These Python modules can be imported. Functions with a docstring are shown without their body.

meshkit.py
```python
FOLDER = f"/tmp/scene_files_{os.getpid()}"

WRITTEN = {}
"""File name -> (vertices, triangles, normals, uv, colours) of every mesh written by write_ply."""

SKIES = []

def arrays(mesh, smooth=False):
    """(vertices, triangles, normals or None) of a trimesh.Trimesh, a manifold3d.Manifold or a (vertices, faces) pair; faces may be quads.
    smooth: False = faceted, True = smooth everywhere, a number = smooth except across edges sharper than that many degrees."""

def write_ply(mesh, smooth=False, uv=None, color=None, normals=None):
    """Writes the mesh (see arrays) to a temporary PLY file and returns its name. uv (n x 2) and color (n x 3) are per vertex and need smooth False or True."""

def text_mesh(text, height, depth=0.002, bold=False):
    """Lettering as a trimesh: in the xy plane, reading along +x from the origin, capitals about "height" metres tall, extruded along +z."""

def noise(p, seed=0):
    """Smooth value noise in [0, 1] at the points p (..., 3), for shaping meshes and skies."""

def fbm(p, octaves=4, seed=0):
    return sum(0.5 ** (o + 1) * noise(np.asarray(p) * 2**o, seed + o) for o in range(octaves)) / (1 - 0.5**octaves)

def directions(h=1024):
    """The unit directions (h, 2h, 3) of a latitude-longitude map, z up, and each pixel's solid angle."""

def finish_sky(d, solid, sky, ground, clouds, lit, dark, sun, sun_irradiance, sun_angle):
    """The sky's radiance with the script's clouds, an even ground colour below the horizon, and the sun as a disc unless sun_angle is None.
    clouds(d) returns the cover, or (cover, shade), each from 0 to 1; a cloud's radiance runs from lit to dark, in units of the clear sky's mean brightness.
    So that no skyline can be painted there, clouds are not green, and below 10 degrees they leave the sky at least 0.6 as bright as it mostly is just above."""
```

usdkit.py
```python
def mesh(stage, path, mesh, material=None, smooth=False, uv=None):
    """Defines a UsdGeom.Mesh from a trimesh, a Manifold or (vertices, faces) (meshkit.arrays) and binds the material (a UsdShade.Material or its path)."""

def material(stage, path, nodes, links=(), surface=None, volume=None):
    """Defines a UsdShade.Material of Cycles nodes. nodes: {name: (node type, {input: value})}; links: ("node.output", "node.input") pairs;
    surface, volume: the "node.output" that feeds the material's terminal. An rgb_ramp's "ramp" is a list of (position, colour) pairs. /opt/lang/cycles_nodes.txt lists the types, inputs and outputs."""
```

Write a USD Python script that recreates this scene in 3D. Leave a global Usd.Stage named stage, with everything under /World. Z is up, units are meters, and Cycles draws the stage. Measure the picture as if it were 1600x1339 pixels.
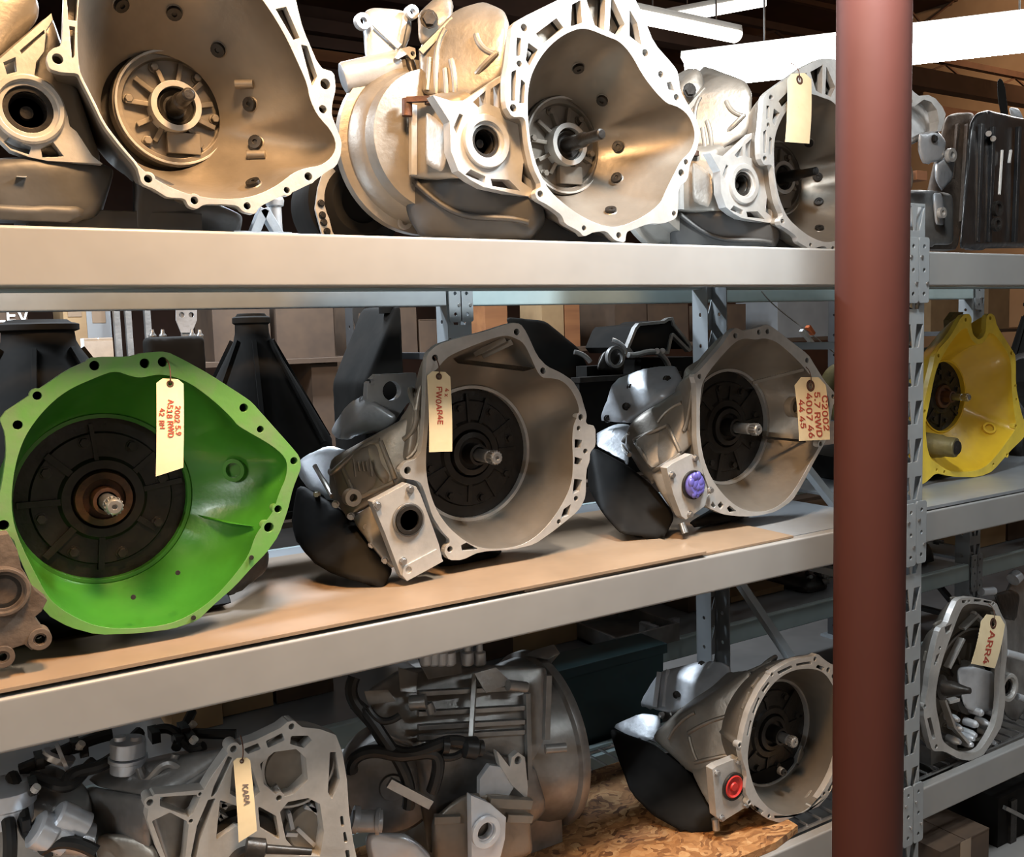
import math, random
import numpy as np, trimesh, usdkit, meshkit, manifold3d
from shapely.geometry import Polygon, Point, LineString, box as sbox
from shapely.ops import unary_union
from shapely import affinity
from pxr import Usd, UsdGeom, UsdLux, Gf, Sdf

random.seed(7); rng = np.random.default_rng(7)
stage = Usd.Stage.CreateInMemory()
UsdGeom.SetStageUpAxis(stage, UsdGeom.Tokens.z); UsdGeom.SetStageMetersPerUnit(stage, 1.0)
UsdGeom.Xform.Define(stage, '/World'); UsdGeom.Scope.Define(stage, '/World/Looks')

# ------------------------------------------------------------------ camera, lights, exposure
YAW, PITCH, ROLL, F, CX, CY = 0.554637770, -0.098762335, -0.031547795, 1500.0, 800.0, 669.5
CAM = np.array([0.0, -1.5, 1.55])
def _axes():
    w = np.array([math.sin(YAW)*math.cos(PITCH), math.cos(YAW)*math.cos(PITCH), math.sin(PITCH)])
    r = np.array([math.cos(YAW), -math.sin(YAW), 0.0]); u = np.cross(r, w)
    return math.cos(ROLL)*r+math.sin(ROLL)*u, -math.sin(ROLL)*r+math.cos(ROLL)*u, w
AR, AU, AW = _axes()
cam = UsdGeom.Camera.Define(stage, '/World/camera')
m = np.eye(4); m[0,:3], m[1,:3], m[2,:3], m[3,:3] = AR, AU, -AW, CAM
cam.AddTransformOp().Set(Gf.Matrix4d(*m.ravel().tolist()))
cam.CreateHorizontalApertureAttr(36.0); cam.CreateVerticalApertureAttr(36.0*1339/1600)
cam.CreateFocalLengthAttr(36.0*F/1600); cam.CreateClippingRangeAttr(Gf.Vec2f(0.05, 100))
cam.CreateExposureAttr(0.13)

def rect_light(name, loc, rot, w, h, power, color):
    l = UsdLux.RectLight.Define(stage, '/World/'+name)
    l.AddTranslateOp().Set(Gf.Vec3d(*loc)); l.AddRotateXYZOp().Set(Gf.Vec3f(*rot))
    l.CreateWidthAttr(w); l.CreateHeightAttr(h); l.CreateIntensityAttr(power); l.CreateColorAttr(Gf.Vec3f(*color))
    return l
WARM, COOL = (1.0, 0.60, 0.29), (0.90, 0.97, 1.0)
# lamps out of view: kind, place and strength chosen for the light they give
LIGHTS = [
    ('aisle_warm_lamp', (0.45, -0.55, 2.70), (0,0,0), 0.30, 0.30, 225, WARM),  # out of view, warms the top shelf and the board fronts
    ('aisle_tube_lamp', (1.40, -0.47, 2.62), (0,0,0), 0.18, 0.40, 285, COOL),  # out of view, whitens the upper beam and casts the column shadow
    ('aisle_left_warm_lamp', (-1.9, -0.9, 2.75), (0,-35,0), 0.30, 0.30, 70, (1.0,.70,.42)),  # out of view, placed to light the left sides of the castings
    ('aisle_left_tube_lamp', (-2.4, -1.6, 2.4), (0,0,0), 0.14, 1.2, 190, COOL),  # out of view, placed to light the lower left shelf
    ('aisle_far_tube_lamp', (4.2, -1.2, 2.95), (0,0,0), 1.2, 0.14, 40, COOL),  # out of view at the right, lights the beam fronts
    ('next_aisle_tube_lamp', (1.9, -2.9, 2.6), (0,0,0), 1.2, 0.14, 42, COOL),  # unseen, behind the camera, lights the flanges and the lower shelf
    ('rear_aisle_tube_lamp', (1.0, 2.0, 2.95), (0,0,0), 1.2, 0.14, 210, (.80,.90,1.0)),  # out of view, cools the tops of the middle castings from behind
    ('rear_aisle_tube_lamp_left', (-0.9, 1.25, 2.7), (0,-20,0), 1.2, 0.14, 130, (.80,.90,1.0)),  # out of view, brightens the top of the plain silver housing
    ('end_wall_warm_lamp', (8.4, 2.6, 4.9), (0,-60,0), 0.3, 0.3, 420, (1.0,.62,.34)),  # out of view, placed to warm the right end wall
]
for L_ in LIGHTS: rect_light(*L_)
TUBE_STRENGTH = 14.0

# ------------------------------------------------------------------ materials
def pm(name, c1, c2=None, scale=9., rough=.5, metal=0., bump=0., bscale=60., bevel=.0012, detail=4., lo=.35, hi=.65, coat=0., rvar=.0, spec=.5, stretch=None):
    c2 = c2 or tuple(.8*x for x in c1)
    n = {'t': ('texture_coordinate', {}), 'n': ('noise_texture', {'scale': scale, 'detail': detail, 'roughness': .6}),
         'r': ('rgb_ramp', {'ramp': [(lo, c1), (hi, c2)]}),
         'p': ('principled_bsdf', {'roughness': rough, 'metallic': metal, 'coat_weight': coat, 'coat_roughness': .12, 'specular_ior_level': spec})}
    l = [('n.fac', 'r.fac'), ('r.color', 'p.base_color')]
    if stretch:
        n['m'] = ('mapping', {'scale': stretch}); l += [('t.object', 'm.vector'), ('m.vector', 'n.vector')]
    else: l += [('t.object', 'n.vector')]
    last = None
    if bevel: n['v'] = ('bevel', {'samples': 4, 'radius': bevel}); last = 'v.bevel'
    if bump:
        n['n2'] = ('noise_texture', {'scale': bscale, 'detail': 3.}); n['b'] = ('bump', {'strength': bump, 'distance': .004})
        l += [('t.object', 'n2.vector'), ('n2.fac', 'b.height')]
        if last: l.append((last, 'b.normal'))
        last = 'b.normal'
    if last: l.append((last, 'p.normal'))
    if rvar:
        n['n3'] = ('noise_texture', {'scale': scale*1.7, 'detail': 3.}); n['mr'] = ('map_range', {'from_min': .3, 'from_max': .7, 'to_min': max(.05, rough-rvar), 'to_max': rough+rvar})
        l += [('t.object', 'n3.vector'), ('n3.fac', 'mr.value'), ('mr.result', 'p.roughness')]
    return usdkit.material(stage, '/World/Looks/'+name, n, l, 'p.BSDF')
def emit(name, color, strength):
    return usdkit.material(stage, '/World/Looks/'+name, {'e': ('emission', {'color': color, 'strength': strength})}, [], 'e.emission')

M = {}
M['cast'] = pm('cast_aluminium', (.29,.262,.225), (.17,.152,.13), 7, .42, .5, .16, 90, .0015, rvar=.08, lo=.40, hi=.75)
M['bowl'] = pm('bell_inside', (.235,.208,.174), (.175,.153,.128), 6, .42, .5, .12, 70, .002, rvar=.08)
M['machined'] = pm('machined_aluminium', (.55,.54,.52), (.42,.41,.395), 14, .36, .45, .08, 150, .001)
M['clean'] = pm('clean_aluminium', (.56,.585,.62), (.42,.44,.47), 10, .40, .45, .22, 55, .002, rvar=.08)
M['dull'] = pm('dull_aluminium', (.34,.335,.325), (.19,.185,.18), 9, .36, .6, .2, 60, .002)
M['bright'] = pm('polished_aluminium', (.80,.85,.92), (.62,.66,.72), 8, .28, .55, .12, 50, .002)  # cool lamp light put into the colour: paler, bluer aluminium
M['steel'] = pm('bright_steel', (.55,.54,.53), (.4,.4,.4), 20, .3, .9, 0, 1, .0008)
M['darksteel'] = pm('dark_oily_steel', (.045,.040,.036), (.02,.018,.016), 22, .38, .5, .3, 60, .001)
M['oily'] = pm('oily_pump', (.020,.016,.013), (.008,.007,.006), 25, .40, .2, .5, 50, .001)
M['rust'] = pm('rusty_steel', (.13,.055,.03), (.06,.03,.02), 40, .6, .3, .4, 80, .001)
M['brown'] = pm('grimy_brown_cast', (.13,.095,.07), (.07,.05,.038), 22, .6, .2, .5, 60, .0015)
M['pan'] = pm('black_pan_paint', (.012,.011,.010), (.007,.0065,.006), 15, .6, .0, .12, 40, .003, spec=.08)
M['greypan'] = pm('grey_pan', (.055,.053,.05), (.04,.038,.036), 12, .5, .2, .15, 40, .004)
M['green'] = pm('green_paint', (.040,.185,.017), (.030,.15,.014), 5, .30, .0, .10, 70, .0015, coat=.25)
M['greenflange'] = pm('worn_green_flange', (.12,.30,.07), (.18,.25,.13), 14, .42, .1, .15, 60, .001, lo=.45, hi=.75)
M['yellow'] = pm('yellow_paint', (.72,.47,.025), (.62,.38,.02), 7, .36, 0, .15, 60, .002, coat=.2)
M['yellowflange'] = pm('yellow_flange', (.80,.58,.06), (.62,.45,.06), 14, .4, 0, .1, 60, .001)
M['olive'] = pm('olive_grime', (.20,.16,.06), (.12,.095,.04), 12, .5, .2, .3, 60, .002)
M['beam'] = pm('rack_grey_paint', (.265,.262,.254), (.235,.232,.226), 4, .30, .0, .05, 30, .003, spec=.6)
M['rack'] = pm('rack_blue_grey_paint', (.30,.325,.34), (.25,.27,.285), 6, .38, .1, .05, 30, .002)
M['oldrack'] = pm('dark_worn_rack_paint', (.055,.056,.058), (.035,.035,.037), 8, .5, .1, .05, 30, .002)  # darker tone for rear posts and ties
M['teal'] = pm('rack_teal_paint', (.42,.52,.53), (.36,.45,.46), 6, .4, .05, .05, 30, .002)  # teal lightened to carry lamp light on the rear beams
M['pole'] = pm('red_brown_paint', (.062,.020,.015), (.05,.017,.013), 5, .6, 0, .08, 25, 0, spec=.12, stretch=(1,1,.15))
M['board'] = pm('brown_hardboard', (.275,.195,.13), (.225,.16,.107), 5, .42, 0, .05, 40, .001, coat=.15)
M['boardedge'] = pm('board_edge', (.50,.36,.235), (.40,.28,.18), 20, .7, 0, 0, 40, .0)
M['greydeck'] = pm('grey_deck_sheet', (.34,.36,.38), (.28,.30,.32), 5, .30, .3, .05, 40, .001)
M['osb'] = usdkit.material(stage, '/World/Looks/strand_board', {'t': ('texture_coordinate', {}), 'm': ('mapping', {'scale': (.28,1,1), 'rotation': (0,0,.25)}), 'n0': ('noise_texture', {'scale': 9., 'detail': 3.}), 'av': ('mix', {'mix_type': 'linear_light', 'fac': .10}),
    'v': ('voronoi_texture', {'scale': 75.}), 'n': ('noise_texture', {'scale': 38., 'detail': 5., 'roughness': .65}), 'x': ('mix', {'fac': .55}), 'bw': ('rgb_to_bw', {}), 'r': ('rgb_ramp', {'ramp': [(.30,(.09,.035,.012)),(.43,(.24,.105,.035)),(.55,(.34,.165,.06)),(.72,(.46,.28,.13))]}),
    'b': ('bump', {'strength': .3, 'distance': .003}), 'p': ('principled_bsdf', {'roughness': .6})},
    [('t.object','n0.vector'),('t.object','av.color1'),('n0.color','av.color2'),('av.color','m.vector'),('m.vector','v.vector'),('m.vector','n.vector'),('v.color','x.color1'),('n.color','x.color2'),('x.color','bw.color'),('bw.val','r.fac'),('bw.val','b.height'),('b.normal','p.normal'),('r.color','p.base_color')], 'p.BSDF')
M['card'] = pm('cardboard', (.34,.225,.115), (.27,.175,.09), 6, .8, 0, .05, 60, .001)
M['carddark'] = pm('brown_cardboard', (.085,.052,.031), (.055,.034,.022), 6, .8, 0, .05, 60, .001)  # cardboard darkened for the dim space behind the racks
M['manila'] = pm('manila_card', (.80,.66,.42), (.74,.60,.37), 20, .75, 0, .03, 60, 0)
M['redink'] = pm('red_ink', (.42,.07,.04), (.34,.05,.03), 30, .7, 0, 0, 1, 0)
M['greyink'] = pm('grey_ink', (.20,.15,.13), (.14,.1,.09), 30, .7, 0, 0, 1, 0)
M['wire'] = pm('black_wire', (.012,.012,.012), (.02,.02,.02), 30, .4, 0, 0, 1, 0)
M['blackplastic'] = pm('black_plastic', (.012,.012,.013), (.02,.02,.021), 14, .25, 0, .3, 30, .003)
M['black'] = pm('dull_black', (.008,.0076,.007), (.012,.011,.010), 12, .8, 0, .2, 30, .002, spec=.1)
M['purple'] = pm('purple_plastic', (.11,.10,.36), (.07,.06,.26), 30, .35, 0, .2, 50, .001)
M['redplug'] = pm('red_plastic', (.50,.03,.025), (.42,.025,.02), 20, .35, 0, 0, 50, .001)
M['orange'] = pm('orange_plastic', (.7,.17,.05), None, 20, .5)
M['paper'] = pm('white_paper', (.8,.8,.78), None, 20, .8, bevel=0)
M['binteal'] = pm('dark_teal_plastic', (.018,.045,.05), (.012,.032,.036), 6, .4, 0, .1, 20, .004)
M['floor'] = pm('concrete_floor', (.20,.19,.18), (.14,.135,.13), 2, .7, 0, .1, 20, 0)
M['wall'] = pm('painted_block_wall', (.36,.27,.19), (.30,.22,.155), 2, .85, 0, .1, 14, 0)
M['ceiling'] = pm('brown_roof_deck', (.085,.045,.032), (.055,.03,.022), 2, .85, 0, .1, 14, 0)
M['joist'] = pm('brown_roof_steel', (.10,.055,.040), (.07,.04,.03), 5, .6, .1, 0, 14, .003)
M['timber'] = pm('orange_timber', (.30,.13,.05), (.19,.075,.03), 9, .7, 0, .1, 30, .002, stretch=(.1,1,1))  # orange also carries the warm light on far planks and sticks
M['white'] = pm('white_enamel', (.78,.77,.74), (.72,.71,.69), 5, .4, 0, 0, 1, .002)
M['tube'] = emit('lamp_tube_glow', (1.0,.985,.95), TUBE_STRENGTH)
M['dimtube'] = emit('far_tube_glow', (1.0,.93,.82), 3.0)

# ------------------------------------------------------------------ helpers: points, shapes
def ray(px, py): return (px-CX)/F*AR-(py-CY)/F*AU+AW
def P(px, py, Y):
    d = ray(px, py); return CAM+d*(Y-CAM[1])/d[1]
def PZ(px, py, z):
    d = ray(px, py); return CAM+d*(z-CAM[2])/d[2]
def soften(h, edge=.012, it=3):      # a cast body: rounded corners and a slightly uneven skin
    q = manifold3d.Manifold(manifold3d.Mesh(h.vertices.astype(np.float32), h.faces.astype(np.uint32))).refine_to_length(edge).to_mesh()
    m = trimesh.Trimesh(q.vert_properties[:,:3].astype(float), q.tri_verts); m.merge_vertices(); zmin = m.vertices[:,2].min()
    trimesh.smoothing.filter_laplacian(m, lamb=.5, iterations=it, volume_constraint=False)
    n = m.vertex_normals; k = meshkit.noise(m.vertices*16, 3)-.5; m.vertices = m.vertices+n*(.0022+.0012*k)[:,None]
    m.vertices[:,2] = np.maximum(m.vertices[:,2], zmin); lo = m.vertices[:,2] < zmin+.006; m.vertices[lo,2] = zmin
    return m
FLOOR = [0.0]                     # height of the deck that the castings being built stand on
class Sheet:                     # a traced detail of the survey drawing: origin and scale
    def __init__(s, ox, oy, k): s.ox, s.oy, s.k = ox, oy, k
    def px(s, x, y): return s.ox+x/s.k, s.oy+y/s.k
    def __call__(s, x, y, Y): return P(*s.px(x, y), Y)
    def pts(s, text): return [tuple(float(c) for c in t.split(',')) for t in text.split()]
    def poly(s, text, Y): return np.array([s(x, y, Y)[[0,2]] for x, y in s.pts(text)])
    def hull(s, text):           # "x,y,Y x,y,Y ..."
        v = np.array([s(*t) for t in s.pts(text)]); v[:,2] = np.maximum(v[:,2], FLOOR[0]); return soften(trimesh.convex.convex_hull(v))
    def rad(s, x, y, Y, r):      # drawing radius (vertical) to metres at that depth
        return abs(s(x, y-r, Y)[2]-s(x, y+r, Y)[2])/2
A, B, Cs, G, D, E_, Yl, La, Lb, Lc, Ld, PX = (Sheet(0,0,2.6667), Sheet(500,0,2.6667), Sheet(1000,0,2.6667), Sheet(0,440,2.2317), Sheet(430,480,2.91), Sheet(880,460,3.189),
    Sheet(1280,330,2.35), Sheet(0,1000,3.2), Sheet(450,980,3.2), Sheet(880,880,2.917), Sheet(1290,830,2.632), Sheet(0,0,1.0))

def cat(ms): return trimesh.util.concatenate([x for x in ms if x is not None])
def box(a, b):
    a, b = np.minimum(a,b), np.maximum(a,b)
    t = trimesh.creation.box(extents=b-a); t.apply_translation((a+b)/2); return t
def _frame(d):
    d = d/np.linalg.norm(d); h = np.array([0,0,1.]) if abs(d[2]) < .9 else np.array([1.,0,0])
    a = np.cross(h, d); a /= np.linalg.norm(a); return a, np.cross(d, a), d
def loft(rings, cap0=False, cap1=False):
    n = len(rings[0]); v = np.vstack(rings); f = []
    for k in range(len(rings)-1):
        i = np.arange(n); j = (i+1) % n; a, b = k*n, (k+1)*n
        f += [np.c_[a+i, a+j, b+j], np.c_[a+i, b+j, b+i]]
    if cap0: v = np.vstack([v, rings[0].mean(0)]); i = np.arange(n); f.append(np.c_[np.full(n, len(v)-1), (i+1)%n, i])
    if cap1: v = np.vstack([v, rings[-1].mean(0)]); i = np.arange(n); a = (len(rings)-1)*n; f.append(np.c_[np.full(n, len(v)-1), a+i, a+(i+1)%n])
    return trimesh.Trimesh(v, np.vstack(f), process=False)
def lathe(p0, axis, prof, n=32, cap=True):   # prof: (distance along axis, radius)
    p0 = np.asarray(p0, float); a, b, d = _frame(np.asarray(axis, float)); t = np.linspace(0, 2*np.pi, n, endpoint=False)
    rs = [p0+d*s+np.outer(np.cos(t), a)*max(r,1e-5)+np.outer(np.sin(t), b)*max(r,1e-5) for s, r in prof]
    return loft(rs, cap, cap)
def cyl(p0, p1, r0, r1=None, n=20):
    p0, p1 = np.asarray(p0,float), np.asarray(p1,float); L = np.linalg.norm(p1-p0); r1 = r0 if r1 is None else r1
    return lathe(p0, p1-p0, [(0,r0),(L,r1)], n)
def ring(c, axis, ro, ri, h, n=40):
    c = np.asarray(c,float); return lathe(c, axis, [(0,ri),(0,ro),(h,ro),(h,ri),(0,ri)], n, cap=False)
def tube(path, r, n=8, closed=False):
    p = np.array(path, float)
    if len(p) > 2:                                          # smooth the path
        from scipy.interpolate import CubicSpline
        s = np.r_[0, np.cumsum(np.linalg.norm(np.diff(p, axis=0), axis=1))]
        p = CubicSpline(s, p)(np.linspace(0, s[-1], 5*len(p)))
    rs = []; t = np.linspace(0, 2*np.pi, n, endpoint=False); ref = None
    for i in range(len(p)):
        d = p[min(i+1,len(p)-1)]-p[max(i-1,0)]; d /= np.linalg.norm(d)
        if ref is None: a, b, _ = _frame(d)
        else: a = ref-d*(ref@d); a /= np.linalg.norm(a); b = np.cross(d, a)
        ref = a; rs.append(p[i]+r*(np.outer(np.cos(t), a)+np.outer(np.sin(t), b)))
    return loft(rs, True, True)
def bar(p0, p1, w, h):                                      # rectangular bar between two points
    p0, p1 = np.asarray(p0,float), np.asarray(p1,float); a, b, d = _frame(p1-p0)
    c = [sx*a*w/2+sy*b*h/2 for sx, sy in ((-1,-1),(1,-1),(1,1),(-1,1))]
    return trimesh.convex.convex_hull(np.array([p0+x for x in c]+[p1+x for x in c]))
def polys(g): return [x for x in getattr(g, 'geoms', [g]) if x.area > 1e-8]
def extrude(poly, y0, y1):                                  # an (x, z) polygon given thickness from y0 to y1
    out = []
    for g in polys(poly):
        t = trimesh.creation.extrude_polygon(g, abs(y1-y0), engine='earcut'); v = t.vertices.copy()
        t.vertices = np.c_[v[:,0], max(y0,y1)-v[:,2], v[:,1]]; out.append(t)
    return cat(out)
def around(poly, c, n):                                     # resample an outline by angle about a centre
    c = np.asarray(c); t = np.linspace(0, 2*np.pi, n, endpoint=False); ex = poly.exterior if hasattr(poly,'exterior') else LineString(poly)
    out = []
    for a in t:
        q = ex.intersection(LineString([c, c+3*np.array([math.cos(a), math.sin(a)])]))
        pts = [np.array(g.coords[0]) for g in getattr(q,'geoms',[q]) if len(g.coords)] if not q.is_empty else [c]
        out.append(max(pts, key=lambda p: np.linalg.norm(p-c)))
    return np.array(out)
def smoothpoly(pts, r=.004):
    p = Polygon(pts).buffer(0)
    if p.geom_type != 'Polygon': p = max(p.geoms, key=lambda g: g.area)
    return p.buffer(r, 4).buffer(-2*r, 4).buffer(r, 4)
def rounded(p, it=2, q=.25):              # corner cutting
    for _ in range(it):
        nx = np.roll(p, -1, axis=0); p = np.stack([p*(1-q)+nx*q, p*q+nx*(1-q)], 1).reshape(-1, 2)
    return p
def xyz(p2, y): p2 = np.asarray(p2); return np.c_[p2[:,0], np.full(len(p2), y), p2[:,1]]
def circ(c, r, n=24): return Point(*c).buffer(r, n//4)
def hexbolt(c, axis, r, h):
    c = np.asarray(c,float); ax = np.asarray(axis,float)
    return cat([lathe(c, ax, [(0,r*1.3),(h*.25,r*1.3)], 12), lathe(c, ax, [(h*.25,r),(h,r*.95)], 6)])
def first_hit(mesh, px, py):                                # where the sight line meets a surface
    d = ray(px, py); tri = mesh.triangles; e1 = tri[:,1]-tri[:,0]; e2 = tri[:,2]-tri[:,0]
    h = np.cross(d, e2); a = (e1*h).sum(1); ok = np.abs(a) > 1e-12; a = np.where(ok, a, 1)
    s = CAM-tri[:,0]; u = (s*h).sum(1)/a; q = np.cross(s, e1); v = (q@d)/a; t = (e2*q).sum(1)/a
    ok &= (u >= 0) & (v >= 0) & (u+v <= 1) & (t > .1)
    if not ok.any(): return P(px, py, mesh.vertices[:,1].mean()), np.array([0,-1.,0])
    i = np.where(ok)[0][np.argmin(t[ok])]; n = np.cross(e1[i], e2[i]); n /= np.linalg.norm(n)
    if n@d > 0: n = -n
    return CAM+d*t[i], n

# ------------------------------------------------------------------ helpers: prims
used = {}
def numbered(parent, name):
    k = (str(parent), name); used[k] = used.get(k, -1)+1
    return name if used[k] == 0 else '%s_%03d' % (name, used[k])
def meta(prim, label=None, cat=None, group=None, kind=None):
    for k, v in (('label',label),('category',cat),('group',group),('kind',kind)):
        if v: prim.SetCustomDataByKey(k, v)
SPLIT = set('bell_boss solenoid_can ear lower_ear arm valve_pack spring_pack worn_streak latch small_boss axle_rod valve_cap lug dome_rib rib hose_clip rivet case_seam axle_lip fold raised_letter pipe_elbow cap cover_rib lever tray body_rib'.split())
class Thing:
    def __init__(s, name, label, cat, loc, group=None, kind=None):
        s.low = 1e9; s.pts = []; s.loc = np.asarray(loc, float); s.path = '/World/'+numbered('/World', name)
        x = UsdGeom.Xform.Define(stage, s.path); x.AddTranslateOp().Set(Gf.Vec3d(*s.loc)); s.prim = x.GetPrim()
        meta(s.prim, label, cat, group, kind)
    def part(s, name, mesh, mat, smooth=32, label=None, parent=None, kind=None):
        if isinstance(mesh, list) and len(mesh) > 1 and name in SPLIT: return [s.part(name, q, mat, smooth, label, parent, kind) for q in mesh][0]
        base = parent or s.path; path = base+'/'+numbered(base, name)
        if isinstance(mesh, list): mesh = cat(mesh)
        mm = mesh.copy(); v = np.array(mm.vertices); v[:,2] = np.maximum(v[:,2], FLOOR[0]) if v[:,2].max() > FLOOR[0] else v[:,2]; s.low = min(s.low, v[:,2].min()); s.pts.append(v); mm.vertices = v-s.loc
        pr = usdkit.mesh(stage, path, mm, M[mat], smooth).GetPrim(); meta(pr, label, kind=kind)
        return path
def single(name, mesh, mat, label, cat, group=None, kind=None, smooth=32):
    if isinstance(mesh, list): mesh = globals()['cat'](mesh)
    lo, hi = mesh.bounds; loc = np.array([(lo[0]+hi[0])/2, (lo[1]+hi[1])/2, lo[2]])
    path = '/World/'+numbered('/World', name); mm = mesh.copy(); mm.vertices = mm.vertices-loc
    g = usdkit.mesh(stage, path, mm, M[mat], smooth); UsdGeom.Xformable(g).AddTranslateOp().Set(Gf.Vec3d(*loc))
    meta(g.GetPrim(), label, cat, group, kind); return path
def dup(thing, loc, rot_y=0, label=None, rotz=0):
    was = thing.prim.GetCustomData(); name = thing.prim.GetName(); base = name.rstrip('0123456789').rstrip('_') if name[-3:].isdigit() else name
    x = UsdGeom.Xform.Define(stage, '/World/'+numbered('/World', base))
    x.GetPrim().GetReferences().AddInternalReference(thing.path); x.GetPrim().SetInstanceable(True)
    x.ClearXformOpOrder(); x.AddTranslateOp().Set(Gf.Vec3d(*loc))
    if rot_y or rotz: x.AddRotateXYZOp().Set(Gf.Vec3f(0, rot_y, rotz))
    meta(x.GetPrim(), label or was['label'], was['category'], was.get('group')); return x
def struct(name, mesh, mat, label=None, parent=None, smooth=False):
    if isinstance(mesh, list): mesh = globals()['cat'](mesh)
    path = (parent or '/World')+'/'+numbered(parent or '/World', name)
    pr = usdkit.mesh(stage, path, mesh, M[mat], smooth).GetPrim()
    if not parent: meta(pr, label, None, None, 'structure')
    return path

# ------------------------------------------------------------------ the room
UT, UB, MT, MB, LT, LB = 1.720, 1.635, 1.060, .980, .325, .237
X0, X1, Y0, Y1, ZC = -3.5, 10.5, -4.5, 7.0, 5.2
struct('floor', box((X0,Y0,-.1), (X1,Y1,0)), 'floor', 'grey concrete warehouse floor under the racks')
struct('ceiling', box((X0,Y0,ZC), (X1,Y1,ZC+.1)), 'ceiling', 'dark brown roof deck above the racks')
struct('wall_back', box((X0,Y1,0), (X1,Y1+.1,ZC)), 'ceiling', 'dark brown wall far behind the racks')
struct('wall_front', box((X0,Y0-.1,0), (X1,Y0,ZC)), 'wall', 'unseen tan wall behind the photographer, for metals to reflect')  # unseen wall, gives the metals something to reflect
struct('wall_left', box((X0-.1,Y0,0), (X0,Y1,ZC)), 'wall', 'tan wall at the left end of the racks')
struct('wall_right', box((X1,Y0,0), (X1+.1,Y1,ZC)), 'wall', 'tan wall at the right end of the racks')

# ------------------------------------------------------------------ pallet racks
def ext_x(poly, x0, x1):
    t = trimesh.creation.extrude_polygon(poly, x1-x0, engine='earcut'); v = t.vertices.copy()
    t.vertices = np.c_[x0+v[:,2], v[:,0], v[:,1]]; return t
def shelf_beam(label, x0, x1, y, zb, zt, mat, front=-1, plates=(1,1), d=.045, group=None, ph=.16):
    t = Thing('shelf_beam', label, 'shelf beam', ((x0+x1)/2, y, zb), group)
    prof = sbox(y, zb, y+d, zt).buffer(-.005).buffer(.005, 4)
    prof = prof.difference(sbox(y+d*.55 if front < 0 else y-.01, zt-.018, y+d+.01 if front < 0 else y+d*.45, zt+.01))
    t.part('beam_body', ext_x(prof, x0+.002, x1-.002), mat, 25)
    zc = (zb+zt)/2-.005; yf = y-.013 if front < 0 else y+d+.008
    for s, on in zip((-1, 1), plates):
        if not on: continue
        xe = x0 if s < 0 else x1; xa, xb = (xe-.040, xe+.0) if s < 0 else (xe, xe+.040)
        pl = sbox(xa, zc-ph/2, xb, zc+ph/2).buffer(-.008).buffer(.008, 4)
        for k in (-.36, 0, .36): pl = pl.difference(Point((xa+xb)/2, zc+k*ph).buffer(.005))
        e = t.part('end_plate', extrude(pl, yf, yf+.005), 'rack', 25)
        t.part('rivet', [cyl(((xa+xb)/2+q, yf-.003, zc+r*ph), ((xa+xb)/2+q, yf+.001, zc+r*ph), .0045, n=10) for q, r in ((-.011,.2),(.011,-.2))], 'steel', parent=e)
    return t
def slot_plate(x0, x1, z0, z1, pitch=.0955, phase=.04):
    w = x1-x0; p = sbox(x0, z0, x1, z1); cut = []
    z = z0+phase
    while z+.06 < z1:
        for s in (-1, 1):
            f = lambda u: x0+w*u if s < 0 else x1-w*u
            cut.append(Polygon([(f(.06),z+.055),(f(.34),z+.055),(f(.44),z),(f(.28),z)]).buffer(.0015))
        z += pitch
    return p.difference(unary_union(cut))
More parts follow.
